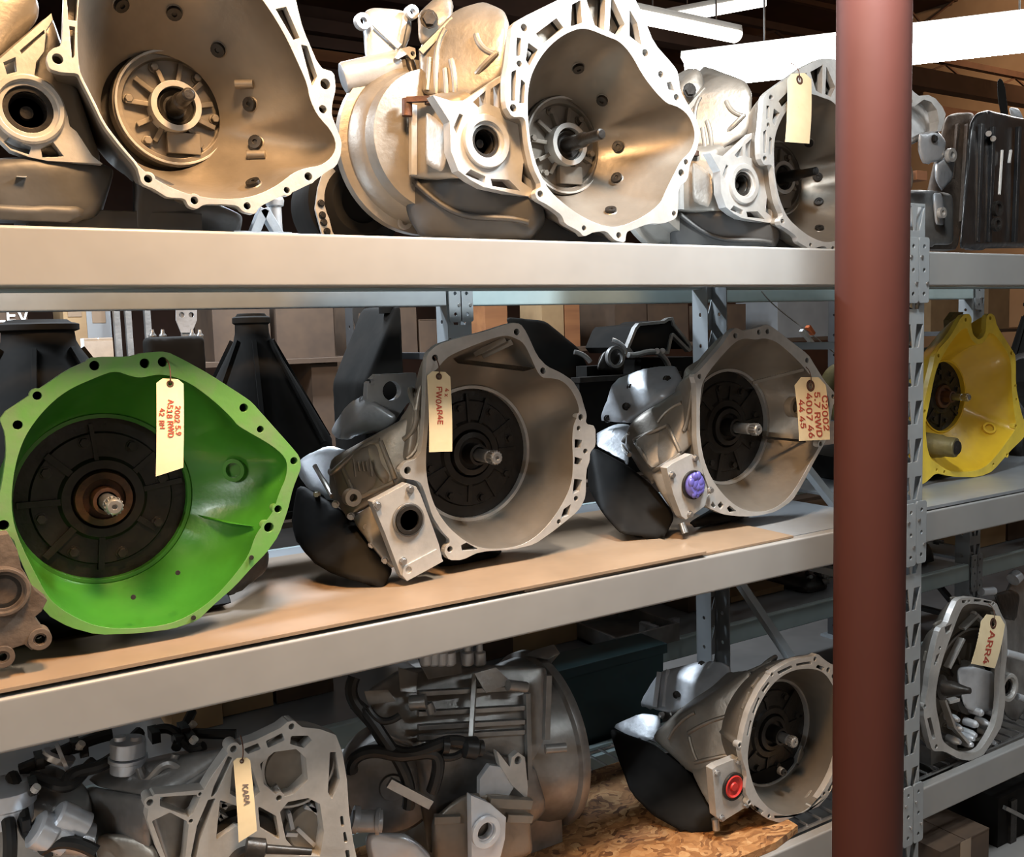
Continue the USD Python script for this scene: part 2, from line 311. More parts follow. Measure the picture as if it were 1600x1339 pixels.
def rack_upright(label, x0, x1, y0, y1, ztop, mat, rear=None, group=None):
    rear = rear or mat
    t = Thing('rack_upright', label, 'rack upright', ((x0+x1)/2, y0, 0), group)
    for nm, y, yb in (('front_post', y0, y0+.07), ('rear_post', y1-.07, y1)):
        sl = slot_plate(x0, x1, .012, ztop); f = y if nm == 'front_post' else yb
        side = sbox(0,0,1,1)
        ms = [extrude(sl, f-.0, f+(.003 if nm == 'front_post' else -.003))]
        for xx in (x0, x1-.003):
            sp = sbox(y+.003, .012, yb-.003, ztop)
            for k in range(int(ztop/.0955)): sp = sp.difference(Point((y+yb)/2, .06+k*.0955).buffer(.006, 4))
            ms.append(ext_x(sp, xx, xx+.003))
        pp = t.part(nm, ms, mat if nm == 'front_post' else rear, False)
        t.part('foot_plate', box((x0-.03, y-.02, 0), (x1+.03, yb+.02, .012)), mat, False, parent=pp)
    xm = (x0+x1)/2; zs = np.arange(.25, ztop-.1, .62)
    for i, z in enumerate(zs):
        t.part('cross_tie', bar((xm, y0+.068, z), (xm, y1-.068, z), .03, .02), rear, False)
        if i+1 < len(zs): t.part('diagonal_brace', bar((xm, y0+.068, z+.03), (xm, y1-.068, zs[i+1]-.03), .028, .018), rear, False)
    return t
UX0, UX1 = 2.066, 2.148
RD = .75                                            # depth of a rack
rack_upright('slotted grey rack upright right behind the red-brown pipe column', UX0, UX1, 0.0, RD, 1.835, 'rack')
shelf_beam('long pale grey beam of the top shelf, under the two largest silver transaxles', -.30, UX0, 0, UB, UT, 'beam')
shelf_beam('top shelf beam right of the pipe column, under the black case', UX1, 4.55, 0, UB, UT, 'beam')
shelf_beam('long grey beam of the middle shelf under the green bell housing', -.30, UX0, 0, MB, MT, 'beam')
shelf_beam('middle shelf beam right of the pipe column, under the yellow bell housing', UX1, 4.55, 0, MB+.003, MT+.003, 'beam')
shelf_beam('lower shelf beam in front of the strand board, left of the pipe column', -.30, UX0, 0, LB, LT, 'beam')
shelf_beam('lower shelf beam right of the pipe column, under the tagged open transaxle', UX1, 4.55, 0, LB, LT, 'beam')
shelf_beam('rear beam of the top shelf behind the silver transaxles', -.30, UX0, RD-.045, UB+.03, UT, 'teal', 1, (0,0))
shelf_beam('rear beam of the middle shelf behind the green bell housing', -.30, UX0, RD-.045, MB, MT-.01, 'teal', 1, (0,0))
shelf_beam('rear beam of the lower shelf behind the strand board', -.30, UX0, RD-.045, LB, LT-.01, 'teal', 1, (0,0))
for z0, z1, nm in ((UB+.03, UT, 'top'), (MB, MT-.01, 'middle'), (LB, LT-.01, 'lower')):
    shelf_beam('rear beam of the %s shelf in the bay right of the pipe column' % nm, UX1, 4.55, RD-.045, z0, z1, 'teal', 1, (0,0))
# decks
def sheet(label, outline, z0, z1, mat, edge=None, cat_='shelf board', name='shelf_board'):
    t = trimesh.creation.extrude_polygon(Polygon(outline).buffer(0), z1-z0, engine='earcut'); t.apply_translation((0,0,z0))
    return single(name, t, mat, label, cat_, smooth=False)
sheet('grey steel deck sheet of the top shelf', [(-.3,.03),(UX0-.006,.03),(UX0-.006,RD-.08),(-.3,RD-.05)], UT-.016, UT-.002, 'greydeck')
sheet('grey steel deck sheet of the top shelf right of the column', [(UX1+.006,.03),(4.5,.03),(4.5,RD-.08),(UX1+.006,RD-.08)], UT-.016, UT-.002, 'greydeck')
sheet('grey steel deck sheet of the middle shelf under the brown boards', [(-.3,.03),(UX0-.006,.03),(UX0-.006,RD-.08),(-.3,RD-.05)], MT-.014, MT, 'greydeck')
XE = PZ(1086, 862, MT+.006)[0]
sheet('brown hardboard sheet under the green bell housing and the plain silver one', [(-.29,.004),(XE,.000),(XE+.03,.56),(-.29,.56)], MT+.007, MT+.013, 'board')
XF = PZ(1236, 838, MT+.003)[0]
sheet('brown hardboard sheet under the silver bell housing with the purple plug', [(.95,.006),(XF,.012),(XF+.02,.56),(.95,.56)], MT+.001, MT+.006, 'board')
sheet('pale grey deck sheet under the yellow bell housing', [(UX1+.005,.004),(4.5,.004),(4.5,.5),(UX1+.005,.5)], MT+.006, MT+.014, 'greydeck')
XO = PZ(1250, 1303, LT)[0]
sheet('strand board on the lower shelf under the red plug bell housing', [(-.29,.03),(XO-.10,.012),(XO,.035),(XO+.005,.10),(XO-.05,.56),(-.29,.56)], LT+.001, LT+.019, 'osb')
def wire_deck(label, x0, x1, y0, y1, z, step=.05):
    t = Thing('wire_deck', label, 'wire deck', ((x0+x1)/2, (y0+y1)/2, z))
    for x in np.arange(x0, x1, step): t.part('cross_wire', box((x-.0025, y0, z-.005), (x+.0025, y1, z)), 'steel', False)
    for y in np.linspace(y0, y1, 6): t.part('long_wire', box((x0, y-.003, z-.011), (x1, y+.003, z-.005)), 'steel', False)
wire_deck('steel wire mesh deck at the right end of the strand board', XO-.3, UX0-.005, .05, RD-.05, LT-.0)
wire_deck('steel wire mesh deck under the tagged open transaxle', UX1+.005, 3.9, .05, RD-.05, LT-.0)
# the rack standing back to back behind
S2 = .90; G2 = 'beams of the rear rack'
rack_upright('rear rack upright with slots seen above the plain silver bell housing', 1.285, 1.362, S2, S2+RD, 1.76, 'rack', 'oldrack')
rack_upright('rear rack upright seen over the silver bell housing with the purple plug', 3.765, 3.842, S2, S2+RD, 1.76, 'rack', 'oldrack')
shelf_beam('rear rack beam seen just under the top shelf at left', -1.12, 1.285, S2, UB-.003, UB+.075, 'rack')
shelf_beam('bright rear rack beam seen just under the top shelf at right', 1.362, 3.765, S2, UB-.003, UB+.075, 'teal')
shelf_beam('low rear rack beam behind the dark side-on transmission', -1.12, 1.285, S2, .435, .505, 'teal')
shelf_beam('low teal rear rack beam above the strand board and dark teal bin', 1.362, 3.765, S2, .435, .505, 'teal')
shelf_beam('low teal rear rack beam above the tagged open transaxle', 3.842, 6.2, S2, .435, .505, 'teal')
for x0, x1, nm in ((-1.1, 1.28, 'left'), (1.37, 3.76, 'middle'), (3.85, 6.2, 'right')):
    sheet('low deck of the rear rack, %s bay' % nm, [(x0,S2+.03),(x1,S2+.03),(x1,S2+RD-.05),(x0,S2+RD-.05)], .49, .503, 'greydeck')
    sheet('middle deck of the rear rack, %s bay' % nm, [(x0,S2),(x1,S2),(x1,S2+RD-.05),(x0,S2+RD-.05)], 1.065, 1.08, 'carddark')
struct_pole = Thing('pipe_column', 'red-brown painted steel pipe column in front of the racks', 'column', (1.672, -.215, 0))
pc = np.array([1.672, -.215])
struct_pole.part('shaft', cyl((1.660, -.215, .012), (1.684, -.215, ZC), .0715, n=48), 'pole')
bp = struct_pole.part('base_plate', box((pc[0]-.13, pc[1]-.12, 0), (pc[0]+.13, pc[1]+.12, .014)), 'pole', False)

# ------------------------------------------------------------------ bell housings
def yz(S, x, y, z): return PZ(*S.px(x, y), z)[1]
def bell(t, S, outer, inner, Y, disc, dep, holes='', pockets=(), flange='machined', wall='cast', bowl='bowl', ft=.016, hb=1.9, back=.05, p=1.5, smooth_r=.003, n=200, mid=None):
    po = smoothpoly(rounded(S.poly(outer, Y), 1, .18), smooth_r); pi = smoothpoly(rounded(S.poly(inner, Y), 2, .24), smooth_r)
    hl = [(S(x, y, Y)[[0,2]], S.rad(x, y, Y, r)) for x, y, r in S.pts(holes)]
    for c, r in hl: po = po.union(circ(c, r*hb))
    po = max(polys(po.buffer(.0015).buffer(-.0015)), key=lambda g: g.area); po = Polygon(po.exterior)
    pi = max(polys(pi.intersection(po.buffer(-.0035))), key=lambda g: g.area)
    cd = S(disc[0], disc[1], Y+dep); rd = S.rad(disc[0], disc[1], Y+dep, disc[2]); c2 = cd[[0,2]]
    cc = np.array(pi.centroid.coords[0]); cc = .5*cc+.5*c2
    pin = around(pi, cc, n); ang = np.linspace(0, 2*np.pi, n, endpoint=False)
    dirs = pin-cc; th = np.arctan2(dirs[:,1], dirs[:,0]); cring = c2+rd*np.c_[np.cos(th), np.sin(th)]
    fl = po.difference(Polygon(pin).buffer(0))
    bosses = unary_union([circ(c, r*hb*.95) for c, r in hl]) if hl else Polygon()
    fl = fl.union(bosses.intersection(po))
    for q in pockets: fl = fl.difference(smoothpoly(S.poly(q, Y), .001))
    for c, r in hl: fl = fl.difference(circ(c, r))
    fp = t.part('flange', extrude(fl, Y, Y+ft), flange)
    pk = [Polygon(S.poly(q, Y)).buffer(.003) for q in pockets]
    if pk:
        fl2 = unary_union(pk).intersection(po.buffer(-.002)).difference(Polygon(pin).buffer(0.001))
        for g in polys(fl2): t.part('pocket_floor', extrude(g, Y+ft+.012, Y+ft+.018), wall)
    # inner bowl: from the mouth to the back circle, and the outer wall around it
    K = 14; rin, rout = [], []
    for k in range(K+1):
        s = k/K; q = pin*(1-s**p)+cring*s**p; rin.append(xyz(q, Y+.001+dep*s))
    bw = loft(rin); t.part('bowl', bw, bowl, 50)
    pot = around(po.buffer(-.005), cc, n); d2 = pot-cc; th2 = np.arctan2(d2[:,1], d2[:,0]); cr2 = c2+(rd+.018)*np.c_[np.cos(th2), np.sin(th2)]
    for k in range(9):
        s = k/8; q = pot*(1-s**1.4)+cr2*s**1.4; rout.append(xyz(q, Y+ft*.8+(dep+back-ft)*s))
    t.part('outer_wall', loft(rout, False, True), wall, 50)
    return dict(c=cd, r=rd, bowl=bw, Y=Y, dep=dep, fl=po, fp=fp)
def recess(t, S, b, spots, r=.009, mat='oily', boss='bowl'):
    for x, y in S.pts(spots):
        p, nrm = first_hit(b['bowl'], *S.px(x, y))
        if p is None: continue
        e = t.part('bolt_boss', lathe(p-nrm*.01, nrm, [(0,r*1.5),(.010,r*1.4),(.012,r*1.1)], 18, True), boss)
        t.part('bolt', lathe(p, nrm, [(-.002,r*1.2),(.0075,r*1.12),(.0076,r*.4),(.005,r*.35)], 14), mat, parent=e)
def pump(t, b, ribs=9, tip=None, mat='oily', hub='rust', shaft='steel', rl=.62, hubr=.20, seed=1, stick=.10, recess_=.012, rim='machined'):
    c, r = b['c'], b['r']; rg = np.random.default_rng(seed); ax = np.array([0,-1.,0])
    c0 = c+np.array([0, recess_, 0])
    t.part('rim', ring(c+np.array([0,recess_,0]), ax, r*1.012, r*.965, recess_+.003, 64), rim)
    pl = t.part('pump_plate', lathe(c0, ax, [(-.02,r*1.0),(0,r*.985),(.001,r*.80),(.006,r*.78),(.006,r*.50),(.012,r*.46),(.012,r*.36),(.004,r*.33),(.004,r*.1)], 56), mat)
    ms = []
    for k in range(ribs):
        a = 2*math.pi*k/ribs+rg.uniform(-.15,.15); d = np.array([math.cos(a),0,math.sin(a)]); w = rg.uniform(.006,.012)
        ms.append(bar(c0+d*r*.36-np.array([0,.005,0]), c0+d*r*rg.uniform(.7,.93)-np.array([0,.003,0]), .012, w))
    t.part('rib', ms, mat, parent=pl)
    for k in range(8):
        a = 2*math.pi*(k+.3)/8; d = np.array([math.cos(a),0,math.sin(a)])
        t.part('pump_bolt', hexbolt(c0+d*r*.70-np.array([0,.005,0]), ax, .008, .009), 'darksteel', parent=pl)
    h = t.part('hub', lathe(c0, ax, [(0,r*.34),(.018,r*.32),(.020,r*.24),(.010,r*.23),(.010,r*.16),(.045,r*.155),(.046,r*.115),(.0,r*.11)], 40), hub)
    s0 = c0
    t.part('shaft', lathe(s0, ax, [(0,r*.095),(stick*.75,r*.095),(stick*.76,r*.075),(stick*.8,r*.075),(stick*.81,r*.095),(stick*.97,r*.092),(stick,r*.075),(stick*1.001,r*.03),(stick*.96,r*.025)], 24), shaft)
    sp = [bar(s0+np.array([math.cos(a)*r*.096,-stick*.82,math.sin(a)*r*.096]), s0+np.array([math.cos(a)*r*.096,-stick*.96,math.sin(a)*r*.096]), .002, .003) for a in np.linspace(0,2*np.pi,14,endpoint=False)]
    t.part('spline', sp, shaft, False)
def hub_transaxle(t, b, mat='bowl', shaft='oily', seed=2, stick=.085, race='machined', rx=.40, off=(0,0)):
    c, r = b['c']+np.array([off[0],0,off[1]]), b['r']; ax = np.array([0,-1.,0]); rg = np.random.default_rng(seed)
    pl = t.part('back_plate', lathe(c, ax, [(-.03,r*1.03),(-.004,r*1.02),(-.004,r*.86),(-.016,r*.84),(-.016,r*.30)], 64), mat)
    t.part('ring_lip', ring(c+np.array([0,.004,0]), ax, r*.99, r*.95, .008, 64), race, parent=pl)
    ms = []
    for k in range(11):
        a = 2*math.pi*k/11+.2; d = np.array([math.cos(a),0,math.sin(a)])
        ms.append(bar(c+d*r*.42+np.array([0,.010,0]), c+d*r*rg.uniform(.66,.84)+np.array([0,.013,0]), .014, .008))
    t.part('rib', ms, mat, parent=pl)
    t.part('pad', trimesh.convex.convex_hull(np.array([c+np.array([x*r, y, z*r]) for x in (-.15,.42) for z in (-.78,-.42) for y in (.0,.016)])), mat, parent=pl)
    for k in range(6):
        a = 2*math.pi*k/6+.9; d = np.array([math.cos(a),0,math.sin(a)])
        t.part('plate_bolt', hexbolt(c+d*r*.74+np.array([0,.016,0]), ax, .007, .012), mat, parent=pl)
    t.part('bearing_seat', ring(c+np.array([0,.016,0]), ax, r*.43, r*.33, .034, 48), race)
    t.part('seal', lathe(c+np.array([0,.0,0]), ax, [(0,r*.34),(.006,r*.33),(.010,r*.27),(.004,r*.2)], 40), 'darksteel')
    t.part('shaft', lathe(c, ax, [(0,r*.16),(stick*.55,r*.15),(stick*.6,r*.115),(stick,r*.11),(stick*1.02,r*.08),(stick*1.021,r*.03)], 24), shaft)
def bearing(t, S, x, y, r, Y, ro=1.75, hole='darksteel', mat='machined', dep=.05, name='bearing_boss'):
    c = S(x, y, Y); rr = S.rad(x, y, Y, r); ax = np.array([0,-1.,0])
    e = t.part(name, lathe(c, ax, [(-dep,rr*ro),(-.004,rr*ro),(0,rr*(ro-.08)),(0,rr*1.25),(-.006,rr*1.2),(-.006,rr*1.02),(-dep*.8,rr*.98),(-dep*.8,0)], 44), mat)
    t.part('seal', ring(c+np.array([0,.016,0]), ax, rr*1.03, rr*.78, .006, 44), hole, parent=e)
    t.part('bore', lathe(c, ax, [(-.04,rr*.8),(-.020,rr*.79),(-.040,rr*.7),(-.0405,rr*.3),(-.03,rr*.28),(-.03,0)], 32), hole, parent=e)
    return c, rr
def plate(S, outline, Y, th, holes='', r=.0015):
    p = smoothpoly(S.poly(outline, Y), r)
    for x, y, q in S.pts(holes): p = p.difference(circ(S(x, y, Y)[[0,2]], S.rad(x, y, Y, q)))
    return extrude(p, Y, Y+th)
def studs(t, S, spots, Y, r=.007, h=.01, mat='steel', parent=None):
    for x, y in S.pts(spots): t.part('bolt', hexbolt(S(x, y, Y), (0,-1,0), r, h), mat, parent=parent)
def surf_ribs(t, mesh, S, lines, r=.0055, mat='cast', name='rib'):
    for ln in lines.split('|'):
        pts = [first_hit(mesh, *S.px(x, y))[0] for x, y in S.pts(ln)]
        if len(pts) > 1: t.part(name, tube(pts, r, 8), mat)
# tags: manila card, string and handwriting
def tag(label, S, quad, Y, lines, ink='redink', rows=None, group=None):
    q = [S(x, y, Y+dy)for (x, y), dy in zip(S.pts(quad), (0,0,-.004,-.004))]
    tl, tr, br, bl = [np.asarray(v) for v in q]; ex = tr-tl; W = np.linalg.norm(ex); ex = ex/W; ez = tl-bl; H = np.linalg.norm(ez); ez = ez-ex*(ez@ex); ez /= np.linalg.norm(ez); nn = np.cross(ex, ez)
    skew = (bl-tl)@ex; drop = (br-bl)@ez
    loc = (tl+tr)/2
    t = Thing('paper_tag', label, 'tag', loc, group)
    P2 = Polygon([(0,-.18*W),(.22*W,0),(W-.22*W,0),(W,-.18*W),(W+skew,-H+drop),(skew,-H)]).difference(Point(W/2,-.19*W).buffer(.07*W))
    def lay(mesh, off):      # tag-plane mesh (x right, y up, z out of the card) to the world, with a slight curl
        v = mesh.vertices; k = -v[:,1]/H; curl = .006*np.sin(k*2.4)
        mesh.vertices = tl+np.outer(v[:,0], ex)+np.outer(v[:,1], ez)+np.outer(v[:,2]+off+curl, nn); return mesh
    card = trimesh.creation.extrude_polygon(P2, .0007, engine='earcut')
    card = card.subdivide_to_size(.02) if hasattr(card, 'subdivide_to_size') else card
    t.part('card', lay(card, 0), 'manila', False)
    t.part('reinforcing_ring', lay(trimesh.creation.extrude_polygon(Point(W/2,-.19*W).buffer(.13*W).difference(Point(W/2,-.19*W).buffer(.07*W)), .0006, engine='earcut'), .0007), 'rust', False)
    t.part('string', tube([tl+ex*W*.5-ez*.19*W+nn*.002, tl+ex*W*.5+ez*.004+nn*.003, tl+ex*W*.5+ez*.02-nn*.006, tl+ex*W*.46+ez*.03-nn*.02], .0011, 6), 'rust')
    ms = []
    for text, u, v, h in lines:          # reads downwards: u = start down the card, v = across
        g = meshkit.text_mesh(text, h*W*1.12, .0004, True); w = g.vertices.copy()
        wob = .03*W*np.sin(w[:,0]/W*5+u*9)
        g.vertices = np.c_[v*W+skew*(u*H+w[:,0])/H+w[:,1]+wob, -(u*H+w[:,0]), w[:,2]]; ms.append(g)
    t.part('handwriting', lay(cat(ms), .0011), ink, False)
    return t

# ------------------------------------------------------------------ middle shelf
FLOOR[0] = MT+.0142
ZB = MT+.0140                              # top of the boards
# green
t = Thing('bell_housing', 'bright green painted transmission bell housing with dark oily pump and a tag', 'transmission', (.29, .30, ZB))
gb = bell(t, G, '310,275 345,262 450,262 500,248 580,243 640,272 730,322 850,400 878,420 940,490 1010,568 1045,610 1050,650 1022,720 1003,800 972,885 930,945 880,995 820,1062 740,1132 690,1182 600,1212 480,1227 340,1232 240,1205 160,1160 112,1065 68,965 45,890 -8,885 -15,800 8,700 22,600 18,530 -5,470 130,380 235,308',
    '340,332 400,310 450,328 490,337 560,320 650,345 740,410 812,478 825,500 885,535 930,560 975,592 1002,625 1000,680 972,740 955,800 920,845 890,885 868,955 820,1022 740,1112 650,1172 560,1203 400,1212 300,1192 180,1122 130,1032 80,932 48,850 38,760 52,640 85,540 150,450 230,380',
    .08, (362,757,292), .13, '330,293,17 505,285,17 568,280,17 850,440,15 908,515,12 1025,625,13 970,793,13 938,857,17 62,500,16 130,398,15 12,850,18', (), 'greenflange', 'green', 'green', hb=1.7, p=1.7)
for x, y in ((877,962),(675,1172),(620,1015),(465,1100)): t.part('plug_screw', cyl(G(x,y,.0795), G(x,y,.075), .004, n=10), 'darksteel')
pump(t, gb, 8, seed=4, stick=.115, hubr=.2, rim='green', shaft='dull')
p, nn = first_hit(gb['bowl'], *G.px(820, 655)); t.part('boss', [ring(p-nn*.02, nn, .020, .013, .030, 28), cyl(p-nn*.01, p+nn*.001, .013)], 'green')
p2, _ = first_hit(gb['bowl'], *G.px(690, 818)); p3, _ = first_hit(gb['bowl'], *G.px(880, 855))
t.part('rib', trimesh.convex.convex_hull(np.array([p2+[0,-.002,.003], p2+[0,.01,-.003], p3+[0,-.012,.002], p3+[0,.02,-.003], (p2+p3)/2+[0,-.020,0], (p2+p3)/2+[0,.02,-.004]])), 'green')
cg = gb['c'][[0,2]]
t.part('main_case', lathe((cg[0], .25, cg[1]), (0,1,0), [(0,.15),(.12,.13),(.3,.105),(.42,.10)], 40), 'darksteel')
t.part('oil_pan', trimesh.convex.convex_hull(np.array([(x,y,z) for x,y in ((.12,.21),(.40,.21),(.10,.64),(.46,.64)) for z in (ZB,)]+[(x,y,ZB+z) for x,y,z in ((.08,.20,.012),(.45,.20,.012),(.08,.66,.1),(.50,.66,.1),(.1,.42,.09),(.48,.42,.09))])), 'pan')
t.part('side_case', G.hull('880,960,.24 935,930,.26 930,1010,.26 850,1070,.24 780,1100,.22 860,960,.35 935,940,.40'), 'darksteel')
tag('manila tag with three lines of red writing, on the green bell housing', G, '545,337 640,340 630,648 541,679', .062, [('2002 5.9', .27, .68, .17), ('A518 RWD', .21, .40, .18), ('42  RH', .30, .12, .16)])
# brown case at the left edge
t = Thing('gear_case', 'grimy brown gear case with a round bore, at lower left of the green housing', 'transfer case', (.06, .06, ZB))
YB = .045
pl = t.part('face_plate', plate(G, '-60,890 30,880 60,935 75,1000 120,1075 165,1110 145,1150 120,1170 160,1225 150,1270 110,1285 85,1265 40,1280 35,1325 0,1335 -60,1330', YB, .035, '140,1248,16 10,1310,14'), 'brown')
bearing(t, G, 12, 1085, 58, YB-.012, 1.5, 'darksteel', 'brown', .05)
t.part('lug', [ring(G(140,1248,YB-.004), (0,1,0), .016, .009, .03, 24), ring(G(10,1310,YB-.004), (0,1,0), .016, .009, .03, 24)], 'brown')
t.part('case_body', trimesh.convex.convex_hull(np.array([(x, y, z) for x in (-.16, .075) for y in (YB+.03, .30) for z in (ZB+.016, ZB+.14)]+[(-.1,.2,ZB)])), 'brown')
t.part('skid_foot', trimesh.convex.convex_hull(np.array([(x, y, z) for x in (-.14, .05) for y in (YB+.04, .28) for z in (ZB, ZB+.03)])), 'brown')

def at_rest(v):     # a pan whose lowest corner touches the boards
    return v
def trans_body(t, S, pan, panY, boxes, plate_, plateY, hole, plug=None, studs_='', ribs='', panmat='pan'):
    t.part('oil_pan', S.hull(pan), panmat); hs_ = []
    for nm, h, mt in boxes: hs_.append(S.hull(h)); t.part(nm, hs_[-1], mt)
    if ribs: surf_ribs(t, cat(hs_), S, ribs)
    sp = t.part('output_flange', plate(S, plate_, plateY, .022), 'machined')
    x, y, r = hole; c = S(x, y, plateY-.001); rr = S.rad(x, y, plateY, r); ax = (0,-1,0)
    t.part('bore', lathe(c, ax, [(.0,rr),(.005,rr*.98),(.005,rr*.86),(-.0,rr*.85),(-.03,rr*.8),(-.03,rr*.35),(-.015,rr*.33),(-.015,0)], 40) if not plug else ring(c, ax, rr, rr*.84, .006), 'dull' if not plug else 'darksteel', parent=sp)
    if not plug: t.part('seal', [ring(c-np.array([0,.002,0]), ax, rr*.84, rr*.60, .006), cyl(c, c-np.array([0,-.004,0]), rr*.82)], 'darksteel', parent=sp)
    studs(t, S, studs_, plateY, .0065, .008, 'steel', sp)
    return c, rr
# plain silver one
t = Thing('bell_housing', 'silver transmission bell housing with open square output flange, next to the green one', 'transmission', (.93, .30, ZB))
YF = .165
b2 = bell(t, D, '690,212 740,168 830,140 960,108 1075,70 1115,75 1142,112 1192,222 1235,268 1300,298 1352,333 1388,390 1402,440 1417,490 1412,530 1456,540 1458,630 1432,660 1430,700 1415,740 1412,860 1392,905 1368,935 1310,982 1262,1020 1180,1078 1080,1102 930,1112 850,1150 790,1150 765,1110 800,1062 760,1022 715,952 690,872 665,802 640,787 585,780 562,745 590,705 640,690 665,650 680,480 685,300',
    '768,242 800,215 960,150 1050,125 1090,140 1130,160 1165,230 1190,290 1215,322 1250,322 1300,330 1345,370 1375,430 1385,480 1357,530 1350,600 1355,700 1350,800 1310,890 1250,980 1180,1050 1100,1090 980,1102 900,1085 830,1040 770,980 722,900 692,800 684,700 694,560 702,450 707,300 730,288',
    YF, (893,665,305), .13, '727,230,15 1098,112,15 1218,288,15 1390,500,14 1380,550,11 602,742,17 795,1100,14 1290,975,11 1368,870,12 1410,655,12',
    ('1362,600 1396,604 1388,640 1362,640', '1362,680 1396,690 1386,716 1360,712', '1360,780 1396,785 1384,835 1352,850', '1312,918 1345,895 1335,945 1298,962', '845,1082 870,1070 925,1100 850,1108'), hb=1.75, p=1.35)
pump(t, b2, 11, seed=6, stick=.12, hub='darksteel', shaft='dull')
q = [first_hit(b2['bowl'], *D.px(x, y))[0] for x, y in ((800,240),(1180,285),(900,215),(1040,145))]
t.part('ledge', trimesh.convex.convex_hull(np.array([q[0]+[0,-.004,.004], q[0]+[0,.03,-.004], q[1]+[0,-.004,.004], q[1]+[0,.03,-.004]])), 'bowl')
t.part('rib', [bar(q[2]-[0,.004,0], q[3]-[0,.006,0], .006, .012), bar(q[2]+[.02,-.003,-.004], q[3]+[.016,-.006,-.006], .006, .012)], 'bowl')
trans_body(t, D, '105,800,.42 140,828,.40 270,900,.32 340,950,.28 440,1080,.23 545,1200,.19 490,1290,.165 310,1240,.20 180,1180,.26 100,1080,.34 70,1000,.40 95,850,.42 500,1200,.24 330,1000,.40 200,900,.5', .2, (
    ('main_case', '330,670,.30 560,530,.22 660,470,.19 660,690,.19 590,760,.20 570,840,.21 330,960,.27 250,880,.36 240,700,.36 500,590,.5 660,470,.4', 'cast'),
    ('case_neck', '550,530,.24 625,440,.20 668,330,.185 672,640,.185 600,705,.19 560,720,.22', 'cast'),
    ('side_cover', '310,690,.262 410,630,.262 480,600,.255 545,790,.225 345,885,.255 290,880,.275 250,760,.30', 'cast'),
    ('rear_case', '95,690,.50 240,620,.46 330,640,.40 280,880,.36 150,830,.44 100,760,.50', 'clean'),
    ('case_column', '395,640,.262 425,615,.258 470,605,.25 545,770,.215 520,800,.215 480,800,.225 400,650,.32 545,770,.3', 'cast'),
    ('lower_web', '340,950,.262 440,880,.235 560,1190,.185 530,1200,.19 420,1060,.22', 'cast')),
    '440,885 475,868 600,800 640,815 660,850 690,930 720,1010 745,1080 760,1150 590,1238 570,1215 500,1030', .150, (604,966,78), None, '462,902 612,828 580,1155', '250,745 330,690 410,632 478,606|345,880 430,845 540,795|300,720 335,800 355,868|480,610 510,690 545,780|600,690 645,640 655,540 668,420|585,600 625,560 640,470|180,720 220,790 260,860|410,1000 450,930 520,880')
t.part('corner_pad', plate(D, '585,1180 735,1100 765,1155 600,1245 578,1220', .146, .03, '607,1195,16'), 'machined')
t.part('cover_lug', [ring(D(340,862,.236), (0,-1,0), .017, .008, .018, 24), cyl(D(340,862,.24), D(340,862,.245), .009)], 'cast')
t.part('raised_letter', [bar(D(x,700,.236), D(x+8,745,.236), .004, .003) for x in (375,395,412)]+[bar(D(x,690,.234), D(x+10,770,.233), .003, .003) for x in (355,430)], 'cast')
v = t.part('valve_cover', D.hull('240,570,.50 320,440,.46 400,400,.42 430,420,.36 560,500,.30 500,560,.34 280,600,.44 540,520,.42'), 'clean', label='bluish silver top casting')
t.part('bracket', [plate(D, '415,420 420,345 460,305 640,298 655,400 600,440 550,510 500,520 490,470', .36, .02, '530,380,45 440,340,13'), hexbolt(D(400,425,.40), (0,-1,.4), .008, .012), hexbolt(D(365,530,.42), (0,-1,.4), .008, .012)], 'clean', parent=v)
t.part('second_pan', D.hull('690,1150,.24 840,1140,.21 1040,1115,.24 960,1185,.26 880,1210,.25 780,1200,.24 720,1170,.3 1020,1120,.4'), 'pan')
for x, y, Y in ((275,895,.30),(345,950,.265),(440,1078,.222),(500,1150,.20),(190,850,.37)): t.part('seam_bolt', hexbolt(D(x, y, Y), (-.5,-.8,0), .006, .008), 'steel')
tag('curled orange-brown tag in shadow at the left of the plain silver bell housing', D, '690,290 795,295 812,655 695,658', .150, [('FW0AR4E', .18, .34, .20), ('4 x', .20, .70, .15)])
# one with the purple plug
FLOOR[0] = MT+.0138
t = Thing('bell_housing', 'silver transmission bell housing with a purple plug and written tag', 'transmission', (1.60, .30, MT+.0065))
Y3 = .145
b3 = bell(t, E_, '830,190 860,165 900,182 970,165 1010,148 1047,165 1130,230 1222,300 1252,350 1302,430 1352,490 1364,510 1342,560 1332,640 1312,720 1292,760 1252,830 1190,950 1140,1030 1060,1082 980,1102 900,1108 800,1098 720,1062 695,1030 735,990 702,900 680,830 664,720 664,600 662,450 648,402 680,378 740,310 800,240',
    '850,240 900,217 960,227 1000,217 1060,232 1130,290 1190,350 1230,402 1290,460 1332,522 1320,600 1300,720 1250,802 1180,930 1120,1020 1040,1075 950,1087 870,1062 800,1002 740,920 702,830 682,720 680,600 686,470 702,420 760,340',
    Y3, (818,660,285), .125, '858,205,14 975,188,13 1018,185,13 1215,328,13 1345,508,12 680,408,13 1283,745,12', ('770,1050 785,1030 800,1050 785,1075', '735,1050 745,1030 760,1055 750,1065', '815,1065 830,1052 865,1080 830,1088'), hb=1.8, p=1.35)
pump(t, b3, 10, seed=9, stick=.12, hub='darksteel', shaft='dull')
p2, _ = first_hit(b3['bowl'], *E_.px(990, 712)); p3, _ = first_hit(b3['bowl'], *E_.px(1200, 730))
t.part('seam', bar(p2-[0,.002,0], p3-[0,.003,0], .005, .006), 'darksteel')
